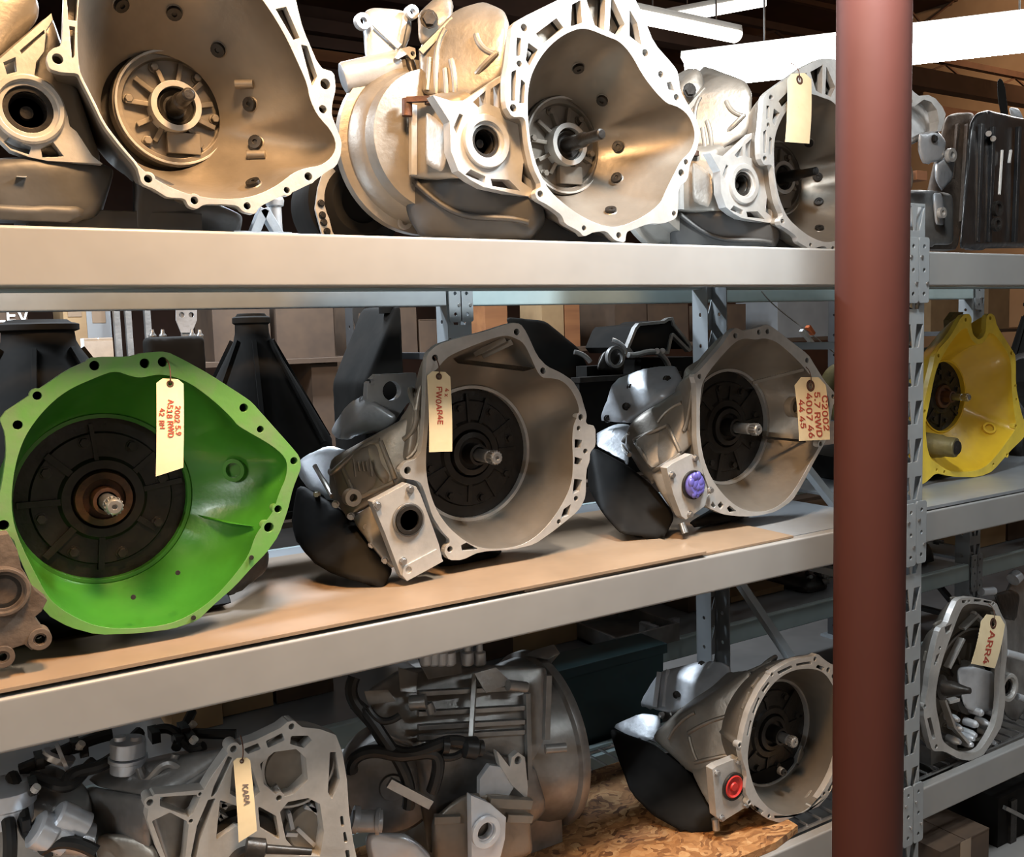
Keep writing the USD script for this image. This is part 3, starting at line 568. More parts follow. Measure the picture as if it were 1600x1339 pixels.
p2, _ = first_hit(b3['bowl'], *E_.px(940, 440)); p3, _ = first_hit(b3['bowl'], *E_.px(1190, 375))
t.part('ledge', bar(p2-[0,.002,0], p3-[0,.004,0], .006, .008), 'bowl')
t.part('sensor_boss', [ring(E_(1135,560,Y3+.02), (0,-1,0), .026, .016, .02, 20), cyl(E_(1135,560,Y3+.03), E_(1135,560,Y3+.022), .017)], 'cast')
c, rr = trans_body(t, E_, '140,755,.42 170,775,.40 330,860,.30 455,962,.25 560,1100,.20 500,1232,.155 290,1200,.18 190,1080,.26 120,960,.38 125,830,.42 520,1150,.26 250,850,.5', .2, (
    ('main_case', '330,640,.34 560,500,.26 650,440,.20 665,720,.17 600,790,.18 520,860,.19 450,950,.235 380,880,.30 300,740,.36 640,420,.4', 'cast'),
    ('case_neck', '600,360,.24 735,290,.20 650,420,.165 660,700,.165 600,690,.19 570,560,.24', 'cast'),
    ('side_cover', '350,720,.285 430,680,.262 520,640,.24 585,790,.195 440,880,.225 390,810,.26', 'cast'),
    ('rear_case', '160,690,.52 260,640,.48 340,640,.42 330,850,.32 160,760,.44', 'clean'),
    ('lower_web', '430,890,.235 540,850,.19 610,1110,.165 575,1130,.17 470,960,.22', 'cast')),
    '515,865 540,845 640,795 672,820 688,850 705,930 725,985 705,1055 612,1122 590,1105 550,1000', .135, (645,948,72), True, '540,900 655,815 730,975 630,1095', '355,725 430,690 518,650|450,875 520,840 580,795|360,735 400,800 445,870|520,655 550,720 580,785|600,680 625,600 640,500 655,430|330,690 300,730 330,800|470,640 520,580 590,540')
rg = np.random.default_rng(3); c = c-np.array([0,.006,0])
pgm = [lathe(c, (0,-1,0), [(-.01,rr*.84),(.004,rr*.84),(.012,rr*.6),(.010,0)], 28)]
for k in range(16):
    a, q = rg.uniform(0,6.28), rr*.72*math.sqrt(rg.uniform()); s = trimesh.creation.icosphere(1, rr*rg.uniform(.16,.3)); s.apply_scale((1,.7,1.3)); s.apply_translation(c+np.array([math.cos(a)*q,-.008,math.sin(a)*q])); pgm.append(s)
t.part('plug', pgm, 'purple', label='crumpled purple plastic plug')
v = t.part('valve_cover', E_.hull('180,625,.50 215,520,.49 250,430,.48 330,395,.44 420,365,.40 560,350,.34 600,420,.28 570,560,.27 430,600,.34 300,640,.40 500,500,.28'), 'clean', label='bluish silver top casting')
for x, y, Y in ((335,465,.415),(312,560,.40),(515,425,.32),(220,620,.47)): t.part('bolt', hexbolt(E_(x,y,Y), (-.3,-.9,.35), .008, .012), 'darksteel', parent=v)
t.part('second_pan', E_.hull('620,1140,.19 720,1092,.20 910,1105,.20 845,1160,.21 770,1172,.21 660,1160,.2 800,1120,.4 905,1104,.3'), 'pan')
t.part('drain_plug', cyl(E_(590,1140,.15), E_(608,1190,.14), .008), 'steel')
tag('upright manila tag with rows of red writing, right on the purple-plugged housing', E_, '1150,412 1305,412 1310,722 1168,728', Y3-.012, [('C2002', .28, .80, .16), ('5.7 RWD', .22, .55, .16), ('4007 46', .24, .29, .16), ('44 45', .34, .06, .15)])
# yellow
FLOOR[0] = MT+.0152
t = Thing('bell_housing', 'bright yellow bell housing with a notched top, right of the column', 'transmission', (2.70, .30, MT+.0150))
Y4 = .20
b4 = bell(t, Yl, '525,382 550,376 560,392 558,420 566,455 585,472 602,462 612,440 615,385 630,374 645,385 652,420 708,508 722,530 722,640 742,740 765,800 752,832 700,882 640,952 590,982 480,974 430,960 385,1002 365,1000 368,930 372,770 383,720 400,640 420,560 425,530 440,505 482,460',
    '530,425 548,432 552,462 572,486 590,490 608,480 628,432 690,512 706,560 706,640 716,740 726,792 700,832 640,912 590,954 480,958 440,932 400,902 388,780 402,720 424,600 446,542 490,472',
    Y4, (455,680,132), .12, '538,398,7 628,392,7 438,530,7 706,520,7 722,790,7 720,640,5 724,690,5 640,930,6 690,895,6 432,950,6 460,957,6 388,735,7', (), 'yellowflange', 'yellow', 'yellow', hb=1.7, p=1.4)
pump(t, b4, 8, seed=12, stick=.10, rim='yellow')
p, nn = first_hit(b4['bowl'], *Yl.px(622, 800)); t.part('boss', [ring(p-nn*.02, nn, .020, .013, .030, 28), cyl(p-nn*.01, p+nn*.001, .013)], 'yellow')
cs = Yl(503, 868, Y4-.03); cr = Yl.rad(503, 868, Y4, 36)
t.part('starter_snout', lathe(cs, (-.22,1,.03), [(0,cr*.5),(0,cr*.95),(.006,cr),(.03,cr),(.04,cr*1.15),(.16,cr*1.5)], 32), 'olive')
t.part('snout_bore', lathe(cs-np.array([0,.001,0]), (0,-1,0), [(0,cr*.72),(.003,cr*.70),(.003,cr*.3),(.0,.0)], 24), 'darksteel')
t.part('main_case', lathe(b4['c']+np.array([0,.02,0]), (0,1,0), [(0,.16),(.1,.14),(.3,.11),(.38,.1)], 36), 'olive')
t.part('oil_pan', trimesh.convex.convex_hull(np.array([(x,y,MT+.0150) for x in (2.36,2.62) for y in (.27,.56)]+[(x,y,MT+z) for x in (2.32,2.72) for y,z in ((.26,.025),(.58,.1),(.42,.09))])), 'pan')
t.part('side_bracket', plate(Yl, '478,400 500,370 530,370 515,420 480,440', Y4+.1, .02), 'olive')

# ------------------------------------------------------------------ top shelf
FLOOR[0] = ZT = UT+.0005
T1, T2, T3 = Sheet(500,0,3.525), Sheet(0,0,3.619), Sheet(1390,100,4.462)
YT = .03
# largest transaxle, at the left
t = Thing('transaxle', 'largest silver transaxle with wide open bell, at the left end of the top shelf', 'transmission', (.38, .25, ZT))
g1 = bell(t, A, '268,-60 264,60 258,190 214,203 192,243 205,287 255,302 326,306 335,330 372,402 430,522 500,612 570,692 584,742 602,772 640,786 680,812 700,823 770,826 786,860 820,872 850,851 930,851 990,856 1012,882 1062,894 1082,861 1162,821 1222,801 1300,762 1352,722 1402,692 1421,642 1424,590 1402,532 1382,480 1385,430 1400,370 1392,300 1332,282 1262,120 1237,20 1226,-40 1150,-200 950,-320 650,-350 400,-285 295,-170',
    '335,-60 320,100 325,250 338,322 374,400 434,512 512,612 582,700 682,770 800,815 930,832 1050,822 1150,777 1220,720 1270,700 1340,690 1388,650 1403,600 1378,540 1322,482 1290,412 1280,350 1250,280 1190,150 1130,50 1080,-20 980,-140 800,-225 600,-230 420,-170',
    YT, (676,470,243), .17, '240,245,22 1355,350,22 1345,455,17 1285,735,17 1195,792,13 1030,858,15 810,835,16 617,745,17', ('276,-50 326,-50 318,88 284,82', '288,108 313,112 310,230 300,250', '1148,38 1192,28 1248,158 1222,166', '1254,186 1280,192 1322,318 1300,360'), hb=1.85, p=1.5)
recess(t, A, g1, '500,15 725,50 912,205 1045,435 1068,595 1058,770', .0105)
for x, y in ((1010,355),(1060,648)):
    p, nn = first_hit(g1['bowl'], *A.px(x, y)); t.part('dowel_boss', cyl(p-np.array([.012,0,0]), p+np.array([.014,-.016,0]), .0075), 'bowl')
hub_transaxle(t, g1, off=(.020, .010), stick=.10)
WEB1 = '-60,380 0,332 290,75 300,110 262,170 250,290 205,350 195,425 300,478 380,640 395,715 432,742 522,880 580,926 270,910 170,890 60,850 0,792 -60,745'
pl = Polygon(T2.poly(WEB1, .075))
for q in ('112,285 250,168 252,188 122,305', '18,352 88,322 95,405 40,420', '20,802 50,776 180,832 165,875 60,840', '230,842 300,802 362,885 240,890'): pl = pl.difference(Polygon(T2.poly(q, .075)))
t.part('bearing_web', extrude(pl.buffer(0).difference(circ(T2(163,612,.066)[[0,2]], T2.rad(163,612,.066,136))), .075, .10), 'machined'); t.part('web_back', T2.hull('-60,380,.115 0,340,.115 285,90,.115 200,430,.115 390,720,.115 570,920,.115 60,845,.115 -60,740,.115 -60,380,.2 285,90,.3 570,920,.3 -60,740,.2'), 'cast')
bearing(t, T2, 163, 612, 132, .066, 1.5, 'darksteel', 'machined', .05)
t.part('upper_case', T2.hull('-80,-90,.13 180,-60,.14 215,40,.15 205,110,.16 90,250,.15 -80,360,.13 -80,-90,.34 215,40,.34 60,300,.34'), 'cast')
t.part('oil_pan', T2.hull('-80,905,.07 170,895,.075 580,932,.09 640,960,.10 560,1190,.10 500,1235,.085 -80,1235,.07 -80,905,.34 640,960,.36 -80,1235,.3 560,1240,.36'), 'greypan')
t.part('pan_lower_lip', T2.hull('-80,1160,.062 480,1165,.078 500,1235,.08 -80,1235,.064 -80,1160,.2 480,1165,.2'), 'greypan')
t.part('pan_side', A.hull('560,700,.12 650,800,.12 900,860,.14 1010,900,.16 990,990,.18 560,980,.12 560,700,.34 1010,900,.34 990,990,.34'), 'greypan')
t.part('pan_clip', box(T2(90,950,.066)-[.0,.004,.012], T2(150,1000,.066)+[0,.01,.0]), 'paper')
t.part('rubber_foot', trimesh.creation.box(bounds=((.16,.12,ZT),(.42,.30,ZT+.04))), 'greypan')
# second transaxle
t2 = t = Thing('transaxle', 'silver transaxle with orange-lit round end cover, in the middle of the top shelf', 'transmission', (1.05, .25, ZT))
g2 = bell(t, B, '800,105 832,78 985,3 1062,-35 1180,-70 1290,-50 1345,60 1392,180 1472,270 1492,300 1502,380 1532,432 1572,500 1585,560 1572,622 1542,682 1532,750 1494,782 1492,880 1482,912 1430,932 1370,932 1302,957 1277,967 1272,1012 1228,1002 1193,962 1140,967 1100,987 1078,962 1020,932 1008,897 950,855 905,832 894,800 925,775 888,700 866,600 856,502 845,487 800,488 772,440 770,330 785,250 795,150',
    '866,480 866,380 884,300 932,217 1000,152 1080,116 1130,124 1195,152 1250,172 1300,230 1350,325 1440,432 1490,442 1540,482 1566,560 1548,630 1503,670 1478,720 1438,800 1418,850 1348,904 1260,943 1190,945 1100,908 1030,860 960,800 925,742 892,660 872,560',
    YT, (1000,612,205), .17, '850,115,16 830,265,13 805,450,16 918,808,14 1100,950,11 1245,980,13 1475,890,11 1505,720,15 1525,675,12 1485,405,14 1420,310,14 1355,220,16', ('900,140 985,75 1015,115 930,188', '868,178 908,207 872,275 858,250', '1050,20 1085,0 1092,95 1045,110', '1110,0 1190,-30 1185,130 1145,105', '1215,-20 1270,100 1240,150 1205,130', '1290,40 1322,95 1340,190 1290,150', '1445,345 1462,340 1478,380 1452,372', '798,300 818,290 812,420 796,420', '838,330 855,345 850,430 830,430', '820,155 838,160 834,230 818,235'), hb=1.7, p=1.5)
recess(t, B, g2, '1075,280 1178,415 1243,610 1238,745 1212,882', .0105)
hub_transaxle(t, g2, off=(.014, .004), stick=.125, rx=.4)
cb = T1(560, 810, .30)
t.part('end_cover', lathe((cb[0], .16, cb[2]), (0,1,0), [(.065,.10),(.068,.138),(.10,.142),(.115,.155),(.145,.160),(.15,.176),(.172,.176),(.18,.168),(.21,.150)], 64), 'cast')
ec = []
for x, y in ((400,392),(300,617),(308,920),(388,1128)):
    c = T1(x, y, .296); t.part('cover_bolt_boss', lathe(c+np.array([.004,.012,0]), (0,-1,0), [(-.03,.017),(.004,.016)], 18), 'cast'); t.part('cover_bolt', hexbolt(c, (0,-1,0), .0105, .012), 'darksteel')
t.part('cover_lug', [ring(T1(470,1222,.30), (0,1,0), .015, .007, .012, 20)], 'machined')
dm = T1.hull('545,270,.24 640,130,.22 760,55,.20 900,15,.17 1010,60,.12 1040,140,.10 1015,420,.10 930,470,.12 800,540,.15 650,540,.19 560,520,.22 560,300,.4 900,15,.4 1040,140,.3 1000,400,.3'); t.part('dome', dm, 'cast'); surf_ribs(t, dm, T1, '640,520 640,400 645,280 690,160|745,535 740,430 722,330|880,520 885,380 975,290|860,190 905,270 980,300|700,520 695,440 690,380|590,500 600,400 605,320', .006)
t.part('top_tower', T1.hull('535,90,.24 620,0,.24 700,-40,.22 740,40,.21 720,110,.20 560,260,.23 545,250,.23 600,60,.36 720,0,.34'), 'cast')
t.part('tower_bolt', hexbolt(T1(600,105,.205), (-.3,-1,0), .014, .008), 'darksteel')
t.part('dome_rib', [bar(T1(555,290,.228), T1(735,110,.20), .012, .012)], 'cast')
t.part('main_case', T1.hull('470,575,.24 560,540,.20 720,560,.15 1000,430,.13 1150,700,.125 1190,1050,.12 1000,1040,.13 740,980,.15 560,975,.20 470,970,.23 500,700,.4 1000,600,.36'), 'cast')
t.part('seam_strip', [bar(T1(512,580,.205), T1(512,965,.205), .012, .012)], 'machined'); t.part('case_step', T1.hull('580,600,.175 700,690,.12 710,860,.115 680,960,.125 570,910,.175 590,900,.165 620,700,.155'), 'cast')
t.part('hose_clip', [cyl(T1(480,545,.20), T1(480,640,.20), .010), cyl(T1(605,540,.17), T1(605,575,.17), .010), bar(T1(480,550,.195), T1(605,545,.165), .012, .010)], 'rust')
WEB2 = '622,525 735,560 800,552 1005,412 1022,440 1030,600 1090,660 1140,800 1190,1000 1200,1085 1120,1078 900,1030 830,992 762,940 720,830 714,670'
pl = Polygon(T1.poly(WEB2, .07))
for q in ('842,562 912,500 915,572 872,590', '940,492 992,455 995,600 938,575', '735,700 768,625 788,635 752,735', '830,932 912,972 905,1008 800,962', '1120,900 1150,890 1165,1040 1110,1000', '940,985 1040,990 1100,1050 950,1025'): pl = pl.difference(Polygon(T1.poly(q, .07)))
t.part('bearing_web', extrude(pl.buffer(0).difference(circ(T1(925,775,.062)[[0,2]], T1.rad(925,775,.062,92))), .07, .095), 'machined')
bearing(t, T1, 925, 775, 88, .062, 1.72, 'darksteel', 'machined', .05)
t.part('oil_pan', T1.hull('462,985,.25 640,1000,.19 740,980,.15 900,1032,.11 1170,1082,.07 1215,1110,.07 1235,1200,.07 1160,1310,.075 560,1310,.22 480,1180,.25 1230,1110,.36 560,1310,.40 500,1000,.4 1250,1310,.36'), 'greypan')
t.part('pan_groove', [tube([T1(520,1000,.222), T1(640,1105,.185), T1(780,1180,.145), T1(960,1200,.10), T1(1150,1225,.062)], .006)], 'greypan')
t.part('pan_foot', trimesh.creation.box(bounds=((1.06,.12,ZT),(1.30,.34,ZT+.06))), 'greypan')
s1 = t.part('solenoid_body', T1.hull('240,70,.32 300,45,.32 470,60,.30 505,110,.29 490,230,.29 430,330,.29 380,380,.30 250,345,.32 240,200,.32 260,60,.40 490,90,.38 400,360,.38'), 'clean')
t.part('canister', lathe(T1(118,432,.33), T1(330,385,.31)-T1(118,432,.33), [(0,.020),(.003,.028),(.008,.030),(.12,.031)], 32), 'clean', parent=s1)
t.part('body_rib', [bar(T1(300,130,.30), T1(440,260,.28), .006, .012), bar(T1(470,90,.285), T1(420,320,.285), .008, .010)], 'clean', parent=s1)
t.part('ear', [ring(T1(225,125,.315), (0,-1,0), .016, .007, .014, 20), ring(T1(495,75,.285), (0,-1,0), .014, .006, .014, 20)], 'clean', parent=s1)
t.part('mount_tab', plate(T1, '410,320 440,270 490,255 525,265 530,310 510,335 480,300 430,325', .262, .010, '512,295,14'), 'machined')
t.part('dark_gap', T1.hull('465,290,.27 520,320,.26 550,510,.24 500,430,.26 475,330,.30 530,400,.34'), 'darksteel')  # dark solid stands in for shade between end cover and case
LOC2 = t.loc
# third transaxle: the same casting again, turned a little
th = math.radians(2.5); bsrc = T1(925,775,.07); bdst = P(1163, 300, .25)
rel = bsrc-LOC2; relr = np.array([rel[0]*math.cos(th)-rel[2]*math.sin(th), rel[1], rel[0]*math.sin(th)+rel[2]*math.cos(th)])
pv = np.vstack(t2.pts)-LOC2; zlow = (pv[:,0]*math.sin(th)+pv[:,2]*math.cos(th)).min(); loc3 = bdst-relr; print('third low', loc3[2]+zlow-UT); loc3[2] = max(loc3[2], UT+.0005-zlow)
t3 = dup(t2, loc3, -math.degrees(th), 'silver transaxle with a blank tag, just left of the pipe column on the top shelf')
tag('blank manila tag at the top of the third transaxle, below the bright tube lamp', Cs, '608,308 708,304 694,594 598,586', .188, [('.', .5, .5, .02)])
# black round case between the first and second
t = Thing('gear_case', 'black round gear case with a thin silver gasket edge, between the first two transaxles', 'gear case', (.72, .45, ZT))
cb = P(556, 318, .42); t.part('case_body', lathe(cb+np.array([0,-.02,0]), (0,1,0), [(0,.03),(.0,.045),(-.014,.045),(-.016,.065),(.01,.09),(.02,.105),(.05,.11),(.14,.10)], 40), 'black')
gk = Polygon(np.vstack([T1.poly('60,930 20,960 -5,1040 -20,1150 20,1300 60,1330 90,1330 60,1280 40,1200 22,1120 25,1050 40,985 75,945', .40)])).buffer(0)
t.part('gasket_flange', extrude(gk.buffer(.003), .398, .404), 'machined')
for x, y in ((12,1185),(20,1225),(38,1275),(5,1120)): t.part('flange_bolt', hexbolt(T1(x,y,.397), (0,-1,0), .006, .006), 'darksteel')
t.part('mount_tab', plate(T1, '112,768 150,760 195,765 200,810 150,835 118,840 100,900 85,860', .39, .008, '138,792,11 175,790,8'), 'paper')
t.part('skid_foot', trimesh.creation.box(bounds=((cb[0]-.06,.42,ZT),(cb[0]+.06,.54,cb[2]-.03))), 'black')
t = Thing('cast_bracket', 'small bluish silver bracket lying below the largest bell on the top shelf', 'bracket', tuple(PZ(395, 361, ZT+.03)*[1,0,0]+[0,.24,ZT]))
bx = P(395, 350, .2); t.part('foot', trimesh.creation.box(bounds=((bx[0]-.09,.17,ZT),(bx[0]+.06,.25,ZT+.02))), 'clean')
t.part('arm', [bar((bx[0]-.0,.2,ZT+.018), (bx[0]+.02,.2,ZT+.062), .02, .016), bar((bx[0]+.045,.2,ZT+.018), (bx[0]+.02,.2,ZT+.062), .02, .016), trimesh.convex.convex_hull(np.array([(bx[0]-.10+a,.19+b,ZT+.02+c) for a, b, c in ((0,0,0),(.06,0,0),(.055,0,.022),(.01,0,.018),(0,.05,0),(.06,.05,0),(.04,.05,.02))]))], 'clean')
bx = P(430, 332, .3); t = Thing('cast_bracket', 'small upright silver fitting right of the bracket under the largest bell', 'fitting', (bx[0], .3, ZT))
t.part('post', [cyl((bx[0],.3,ZT), (bx[0],.3,bx[2]+.02), .012), lathe((bx[0],.3,bx[2]+.012), (0,0,1), [(0,.016),(.01,.018),(.02,.014),(.026,.006)], 20)], 'clean')
# right bay of the top shelf
t = Thing('transaxle', 'small silver transaxle with a hooked top lug, seen above the slotted upright', 'transmission', (2.40, .34, ZT))
Y5 = .22
t.part('hook_lug', plate(T3, '45,150 75,140 130,150 170,195 205,222 270,215 320,240 370,300 392,350 380,400 360,470 330,470 345,400 330,320 290,265 240,248 180,290 140,300 120,260 90,230 50,210', Y5, .03, '70,180,12 152,258,14'), 'machined')
t.part('upper_case', T3.hull('40,240,.26 130,300,.26 250,260,.27 340,330,.28 350,460,.26 250,480,.24 140,560,.24 40,620,.24 40,240,.38 340,400,.38'), 'dull')
t.part('front_case', T3.hull('200,480,.225 330,460,.225 395,540,.23 360,680,.235 230,690,.235 200,600,.23 210,560,.4 380,560,.4'), 'clean')
t.part('case_bolt', hexbolt(T3(308,522,.224), (0,-1,0), .009, .008), 'darksteel')
t.part('lower_case', T3.hull('320,690,.24 440,610,.25 450,680,.26 430,830,.26 360,880,.25 320,800,.24 330,800,.4 440,700,.4'), 'clean')
t.part('lower_ear', [ring(T3(410,640,.24), (0,-1,0), .020, .010, .014, 20), ring(T3(350,1040,.24), (0,-1,0), .016, .008, .012, 20)], 'machined')
t.part('leg_casting', T3.hull('300,900,.25 360,890,.25 375,1000,.25 385,1110,.25 320,1115,.25 330,1000,.25 310,930,.3 380,1100,.34'), 'clean')
c = T3(85, 785, .20); t.part('bearing_boss', lathe(c, (0,-1,0), [(-.15,.058),(-.004,.056),(0,.05),(0,.042),(-.02,.040),(-.02,0)], 36), 'brown')
t.part('brass_block', box(T3(190,740,.205), T3(262,812,.205)+np.array([0,.04,0])), 'timber', False, label='small orange block')
t.part('base_case', T3.hull('60,880,.26 300,880,.27 440,900,.28 440,1260,.28 60,1260,.26 60,900,.38 430,1240,.38'), 'dull')
t = Thing('wrapped_case', 'grey-brown wrapped case between the small transaxle and the black case', 'case', (2.55, .55, ZT))
t.part('body', T3.hull('395,370,.50 450,345,.50 585,340,.47 575,600,.45 540,900,.45 470,1290,.43 250,1290,.46 260,900,.5 390,380,.68 585,350,.66 300,1290,.66'), 'brown')
t.part('fold', [bar(T3(540,420,.455), T3(500,1100,.43), .012, .010), bar(T3(470,420,.475), T3(440,800,.46), .010, .008)], 'brown')
t = Thing('gear_case', 'glossy black finned case with an upright lever, at the right end of the top shelf', 'gear case', (2.72, .30, ZT))
t.part('body', T3.hull('560,420,.16 600,350,.17 680,325,.18 850,370,.20 960,390,.22 1000,420,.24 1000,1280,.22 490,1280,.12 520,1000,.13 545,700,.14 680,330,.48 1000,420,.48 1000,1280,.48 540,1280,.4'), 'blackplastic')
t.part('rib', [bar(T3(x,y0,yy), T3(x-30,y1,yy-.01), .012, .014) for x, y0, y1, yy in ((640,420,1240,.150),(720,440,1240,.160),(900,440,1240,.185))], 'blackplastic')
t.part('worn_streak', [bar(T3(785,600,.152), T3(765,910,.146), .005, .006), bar(T3(845,600,.162), T3(832,690,.160), .006, .006)], 'paper')  # pale bars on the black body
t.part('latch', [ring(T3(740,1010,.136), (0,-1,0), .022, .014, .010, 20), ring(T3(735,1120,.134), (0,-1,0), .020, .012, .010, 20)], 'darksteel')
t.part('small_boss', [cyl(T3(690,485,.158), T3(690,485,.14), .008), cyl(T3(722,520,.16), T3(722,520,.142), .008)], 'steel')
t.part('lever', T3.hull('750,110,.22 775,95,.22 800,140,.22 830,370,.22 780,380,.22 755,250,.22 770,110,.235 810,380,.24'), 'black')
t.part('cap', T3.hull('830,300,.22 900,310,.22 940,400,.22 860,390,.22 840,310,.3 920,390,.3'), 'clean')

# ------------------------------------------------------------------ lower shelf
FLOOR[0] = ZL = LT+.0195
t = Thing('bell_housing', 'silver transmission bell housing with a bright red plug on the strand board', 'transmission', (1.72, .32, ZL))
Y6 = .068
b6 = bell(t, Lc, '1140,425 1160,412 1192,440 1225,462 1262,470 1262,490 1215,512 1262,560 1300,640 1310,720 1295,850 1255,960 1215,1050 1155,1132 1082,1182 1000,1192 920,1162 860,1102 828,1040 838,960 818,900 808,850 823,760 848,670 898,570 958,490 1050,438',
    '1150,480 1060,482 982,522 922,592 872,690 850,800 838,900 862,1000 892,1070 950,1130 1022,1153 1090,1138 1150,1090 1210,1000 1250,900 1275,750 1260,620 1205,510',
    Y6, (952,772,236), .13, '1148,437,10 1208,487,12 952,508,8 805,830,9 850,1090,9 938,1152,9 1190,1050,9 1105,1140,8', ('975,495 1040,465 1046,476 985,508', '1062,458 1130,446 1132,458 1064,470', '1160,462 1192,475 1185,490 1152,475', '905,580 935,540 942,550 915,592', '862,680 890,610 897,618 872,690', '836,785 852,715 859,720 845,790', '870,1102 915,1130 905,1145 868,1115', '960,1150 1060,1152 1055,1164 965,1163', '1122,1115 1172,1060 1180,1068 1130,1125', '1205,1035 1240,970 1248,975 1214,1045'), hb=1.6, p=1.3)
pump(t, b6, 7, seed=21, stick=.09, hub='darksteel', shaft='dull')
recess(t, Lc, b6, '1000,950', .007)
p, nn = first_hit(b6['bowl'], *Lc.px(1095, 880)); t.part('boss', trimesh.convex.convex_hull(np.vstack([p+nn*.004+np.array([[-.02,0,-.02],[.02,0,-.024],[0,.0,.028]]), p+nn*.016+np.array([[-.008,0,-.012],[.008,0,-.012],[0,0,.008]])])), 'bowl')
c, rr = trans_body(t, Lc, '210,752,.46 262,772,.42 420,830,.34 560,940,.26 645,1060,.19 695,1150,.14 692,1222,.125 560,1230,.16 420,1170,.22 310,1050,.28 270,940,.34 240,850,.40 640,1100,.25 300,800,.55', .2, (
    ('main_case', '400,790,.38 540,690,.30 700,600,.22 860,480,.16 830,760,.14 815,900,.14 740,910,.16 640,980,.20 560,935,.265 460,840,.34 700,500,.4', 'cast'),
    ('case_neck', '740,620,.22 800,500,.20 960,430,.15 830,760,.132 760,880,.16', 'cast'),
    ('side_cover', '560,770,.30 640,720,.255 740,690,.20 790,880,.165 640,925,.21 590,900,.25', 'cast'),
    ('rear_case', '220,740,.56 350,680,.50 450,690,.44 470,830,.36 300,790,.48', 'clean'),
    ('lower_web', '580,930,.245 680,900,.19 720,1150,.12 690,1160,.13 600,980,.22', 'cast')),
    '680,940 700,925 800,885 832,925 845,990 855,1065 832,1112 725,1178 698,1155', .085, (772,1015,62), True, '700,955 795,905 830,1100 720,1160', '570,775 640,735 740,700|600,910 700,885 785,870|575,790 590,850 610,900|745,700 760,780 785,860|780,780 790,640 860,520 950,450|480,800 520,740 600,680')
t.part('plug', lathe(c, (0,-1,0), [(-.006,rr*.82),(.006,rr*.82),(.008,rr*.74),(.004,rr*.62),(.003,rr*.34),(.008,rr*.28),(.008,0)], 32), 'redplug', label='bright red plastic plug')
v = t.part('valve_cover', Lc.hull('345,650,.55 385,560,.54 440,490,.50 530,478,.46 640,440,.40 740,450,.34 772,490,.30 700,580,.28 640,650,.30 480,685,.40 640,600,.5'), 'clean', label='bluish silver top casting')
for x, y, Y in ((545,518,.44),(515,600,.40),(630,462,.40)): t.part('bolt', hexbolt(Lc(x,y,Y), (-.3,-.9,.4), .008, .014), 'darksteel', parent=v)
t.part('cover_rib', [bar(Lc(440,500,.49), Lc(420,660,.455), .012, .02), bar(Lc(480,490,.475), Lc(460,660,.43), .010, .02)], 'clean', parent=v)
for k in range(8):
    a, b_ = np.array([350,715,.515]), np.array([690,640,.25]); x, y, Y = a+(b_-a)*k/7; t.part('seam_bolt', hexbolt(Lc(x,y,Y), (-.3,-.7,.6), .007, .014), 'steel')
t.part('drain_plug', cyl(Lc(692,1165,.112), Lc(698,1215,.108), .009), 'steel')
t.part('skid_foot', trimesh.creation.box(bounds=((1.62,.20,ZL),(1.90,.42,ZL+.06))), 'pan')
# dark side-on transmission in the middle
t = Thing('transmission', 'large dull silver transmission lying side-on with black wiring, left of the strand board', 'transmission', (1.10, .45, ZL))
ax = Lb(1180, 600, .40)
t.part('bell', lathe((ax[0]-.12, .43, ax[2]), (1,0,0.0), [(0,.150),(.03,.158),(.05,.172),(.085,.185),(.12,.196),(.16,.200),(.165,.212),(.185,.214),(.19,.205),(.185,.19),(.05,.15)], 72), 'dull')
t.part('bell_boss', [trimesh.convex.convex_hull(np.array([Lb(x,y,Y) for x, y, Y in ((1240,110,.40),(1330,85,.38),(1360,130,.36),(1300,160,.36),(1180,140,.42),(1300,200,.5))])), cyl(Lb(1285,610,.215), Lb(1390,600,.20), .010), bar(Lb(1300,240,.24), Lb(1290,560,.22), .012, .014)], 'dull')
t.part('main_case', Lb.hull('380,330,.40 560,210,.40 900,190,.36 1290,200,.30 1300,560,.26 1240,700,.26 900,640,.28 640,600,.32 450,540,.36 560,230,.6 1280,220,.6 900,700,.55'), 'dull')
t.part('lower_case', Lb.hull('620,560,.30 960,600,.26 1230,680,.25 1300,900,.24 1200,1000,.26 760,960,.30 640,760,.32 700,1140,.4 1200,1140,.4'), 'dull')
for y, Y in ((300,.285),(400,.27),(470,.262),(520,.262)): t.part('case_rib', bar(Lb(650,y+30,Y+.03), Lb(1180,y,Y), .012, .010), 'dull')
t.part('case_seam', [bar(Lb(935,230,.30), Lb(915,560,.255), .010, .012), bar(Lb(1195,330,.27), Lb(1205,760,.245), .012, .012)], 'dull')
t.part('axle_housing', Lb.hull('720,960,.24 880,830,.22 1010,830,.20 1200,850,.20 1220,1140,.20 940,1200,.20 730,1200,.24 720,1000,.36 1200,900,.36 1210,1200,.4 740,1260,.4'), 'cast')
t.part('axle_lip', [bar(Lb(1000,870,.195), Lb(1210,880,.19), .02, .02), bar(Lb(1090,950,.192), Lb(1215,955,.19), .016, .016), bar(Lb(730,960,.235), Lb(860,955,.215), .016, .016)], 'cast')
t.part('lift_fin', [plate(Lb, '915,840 1010,880 1090,950 1085,1060 1060,1160 990,1200 920,1200 918,1000', .175, .018, '985,1020,42'), ring(Lb(985,1020,.172), (0,-1,0), .034, .022, .008, 28)], 'bright', label='bright cast fin with an oval eye')
t.part('lift_eye', [plate(Lb, '1040,610 1110,700 1120,650 1150,625 1185,650 1200,800 1195,860 1120,790 1060,690', .20, .016, '1150,665,20')], 'machined')
t.part('shield', plate(Lb, '960,760 1010,690 1070,700 1130,800 1100,850 960,850', .205, .014), 'clean')
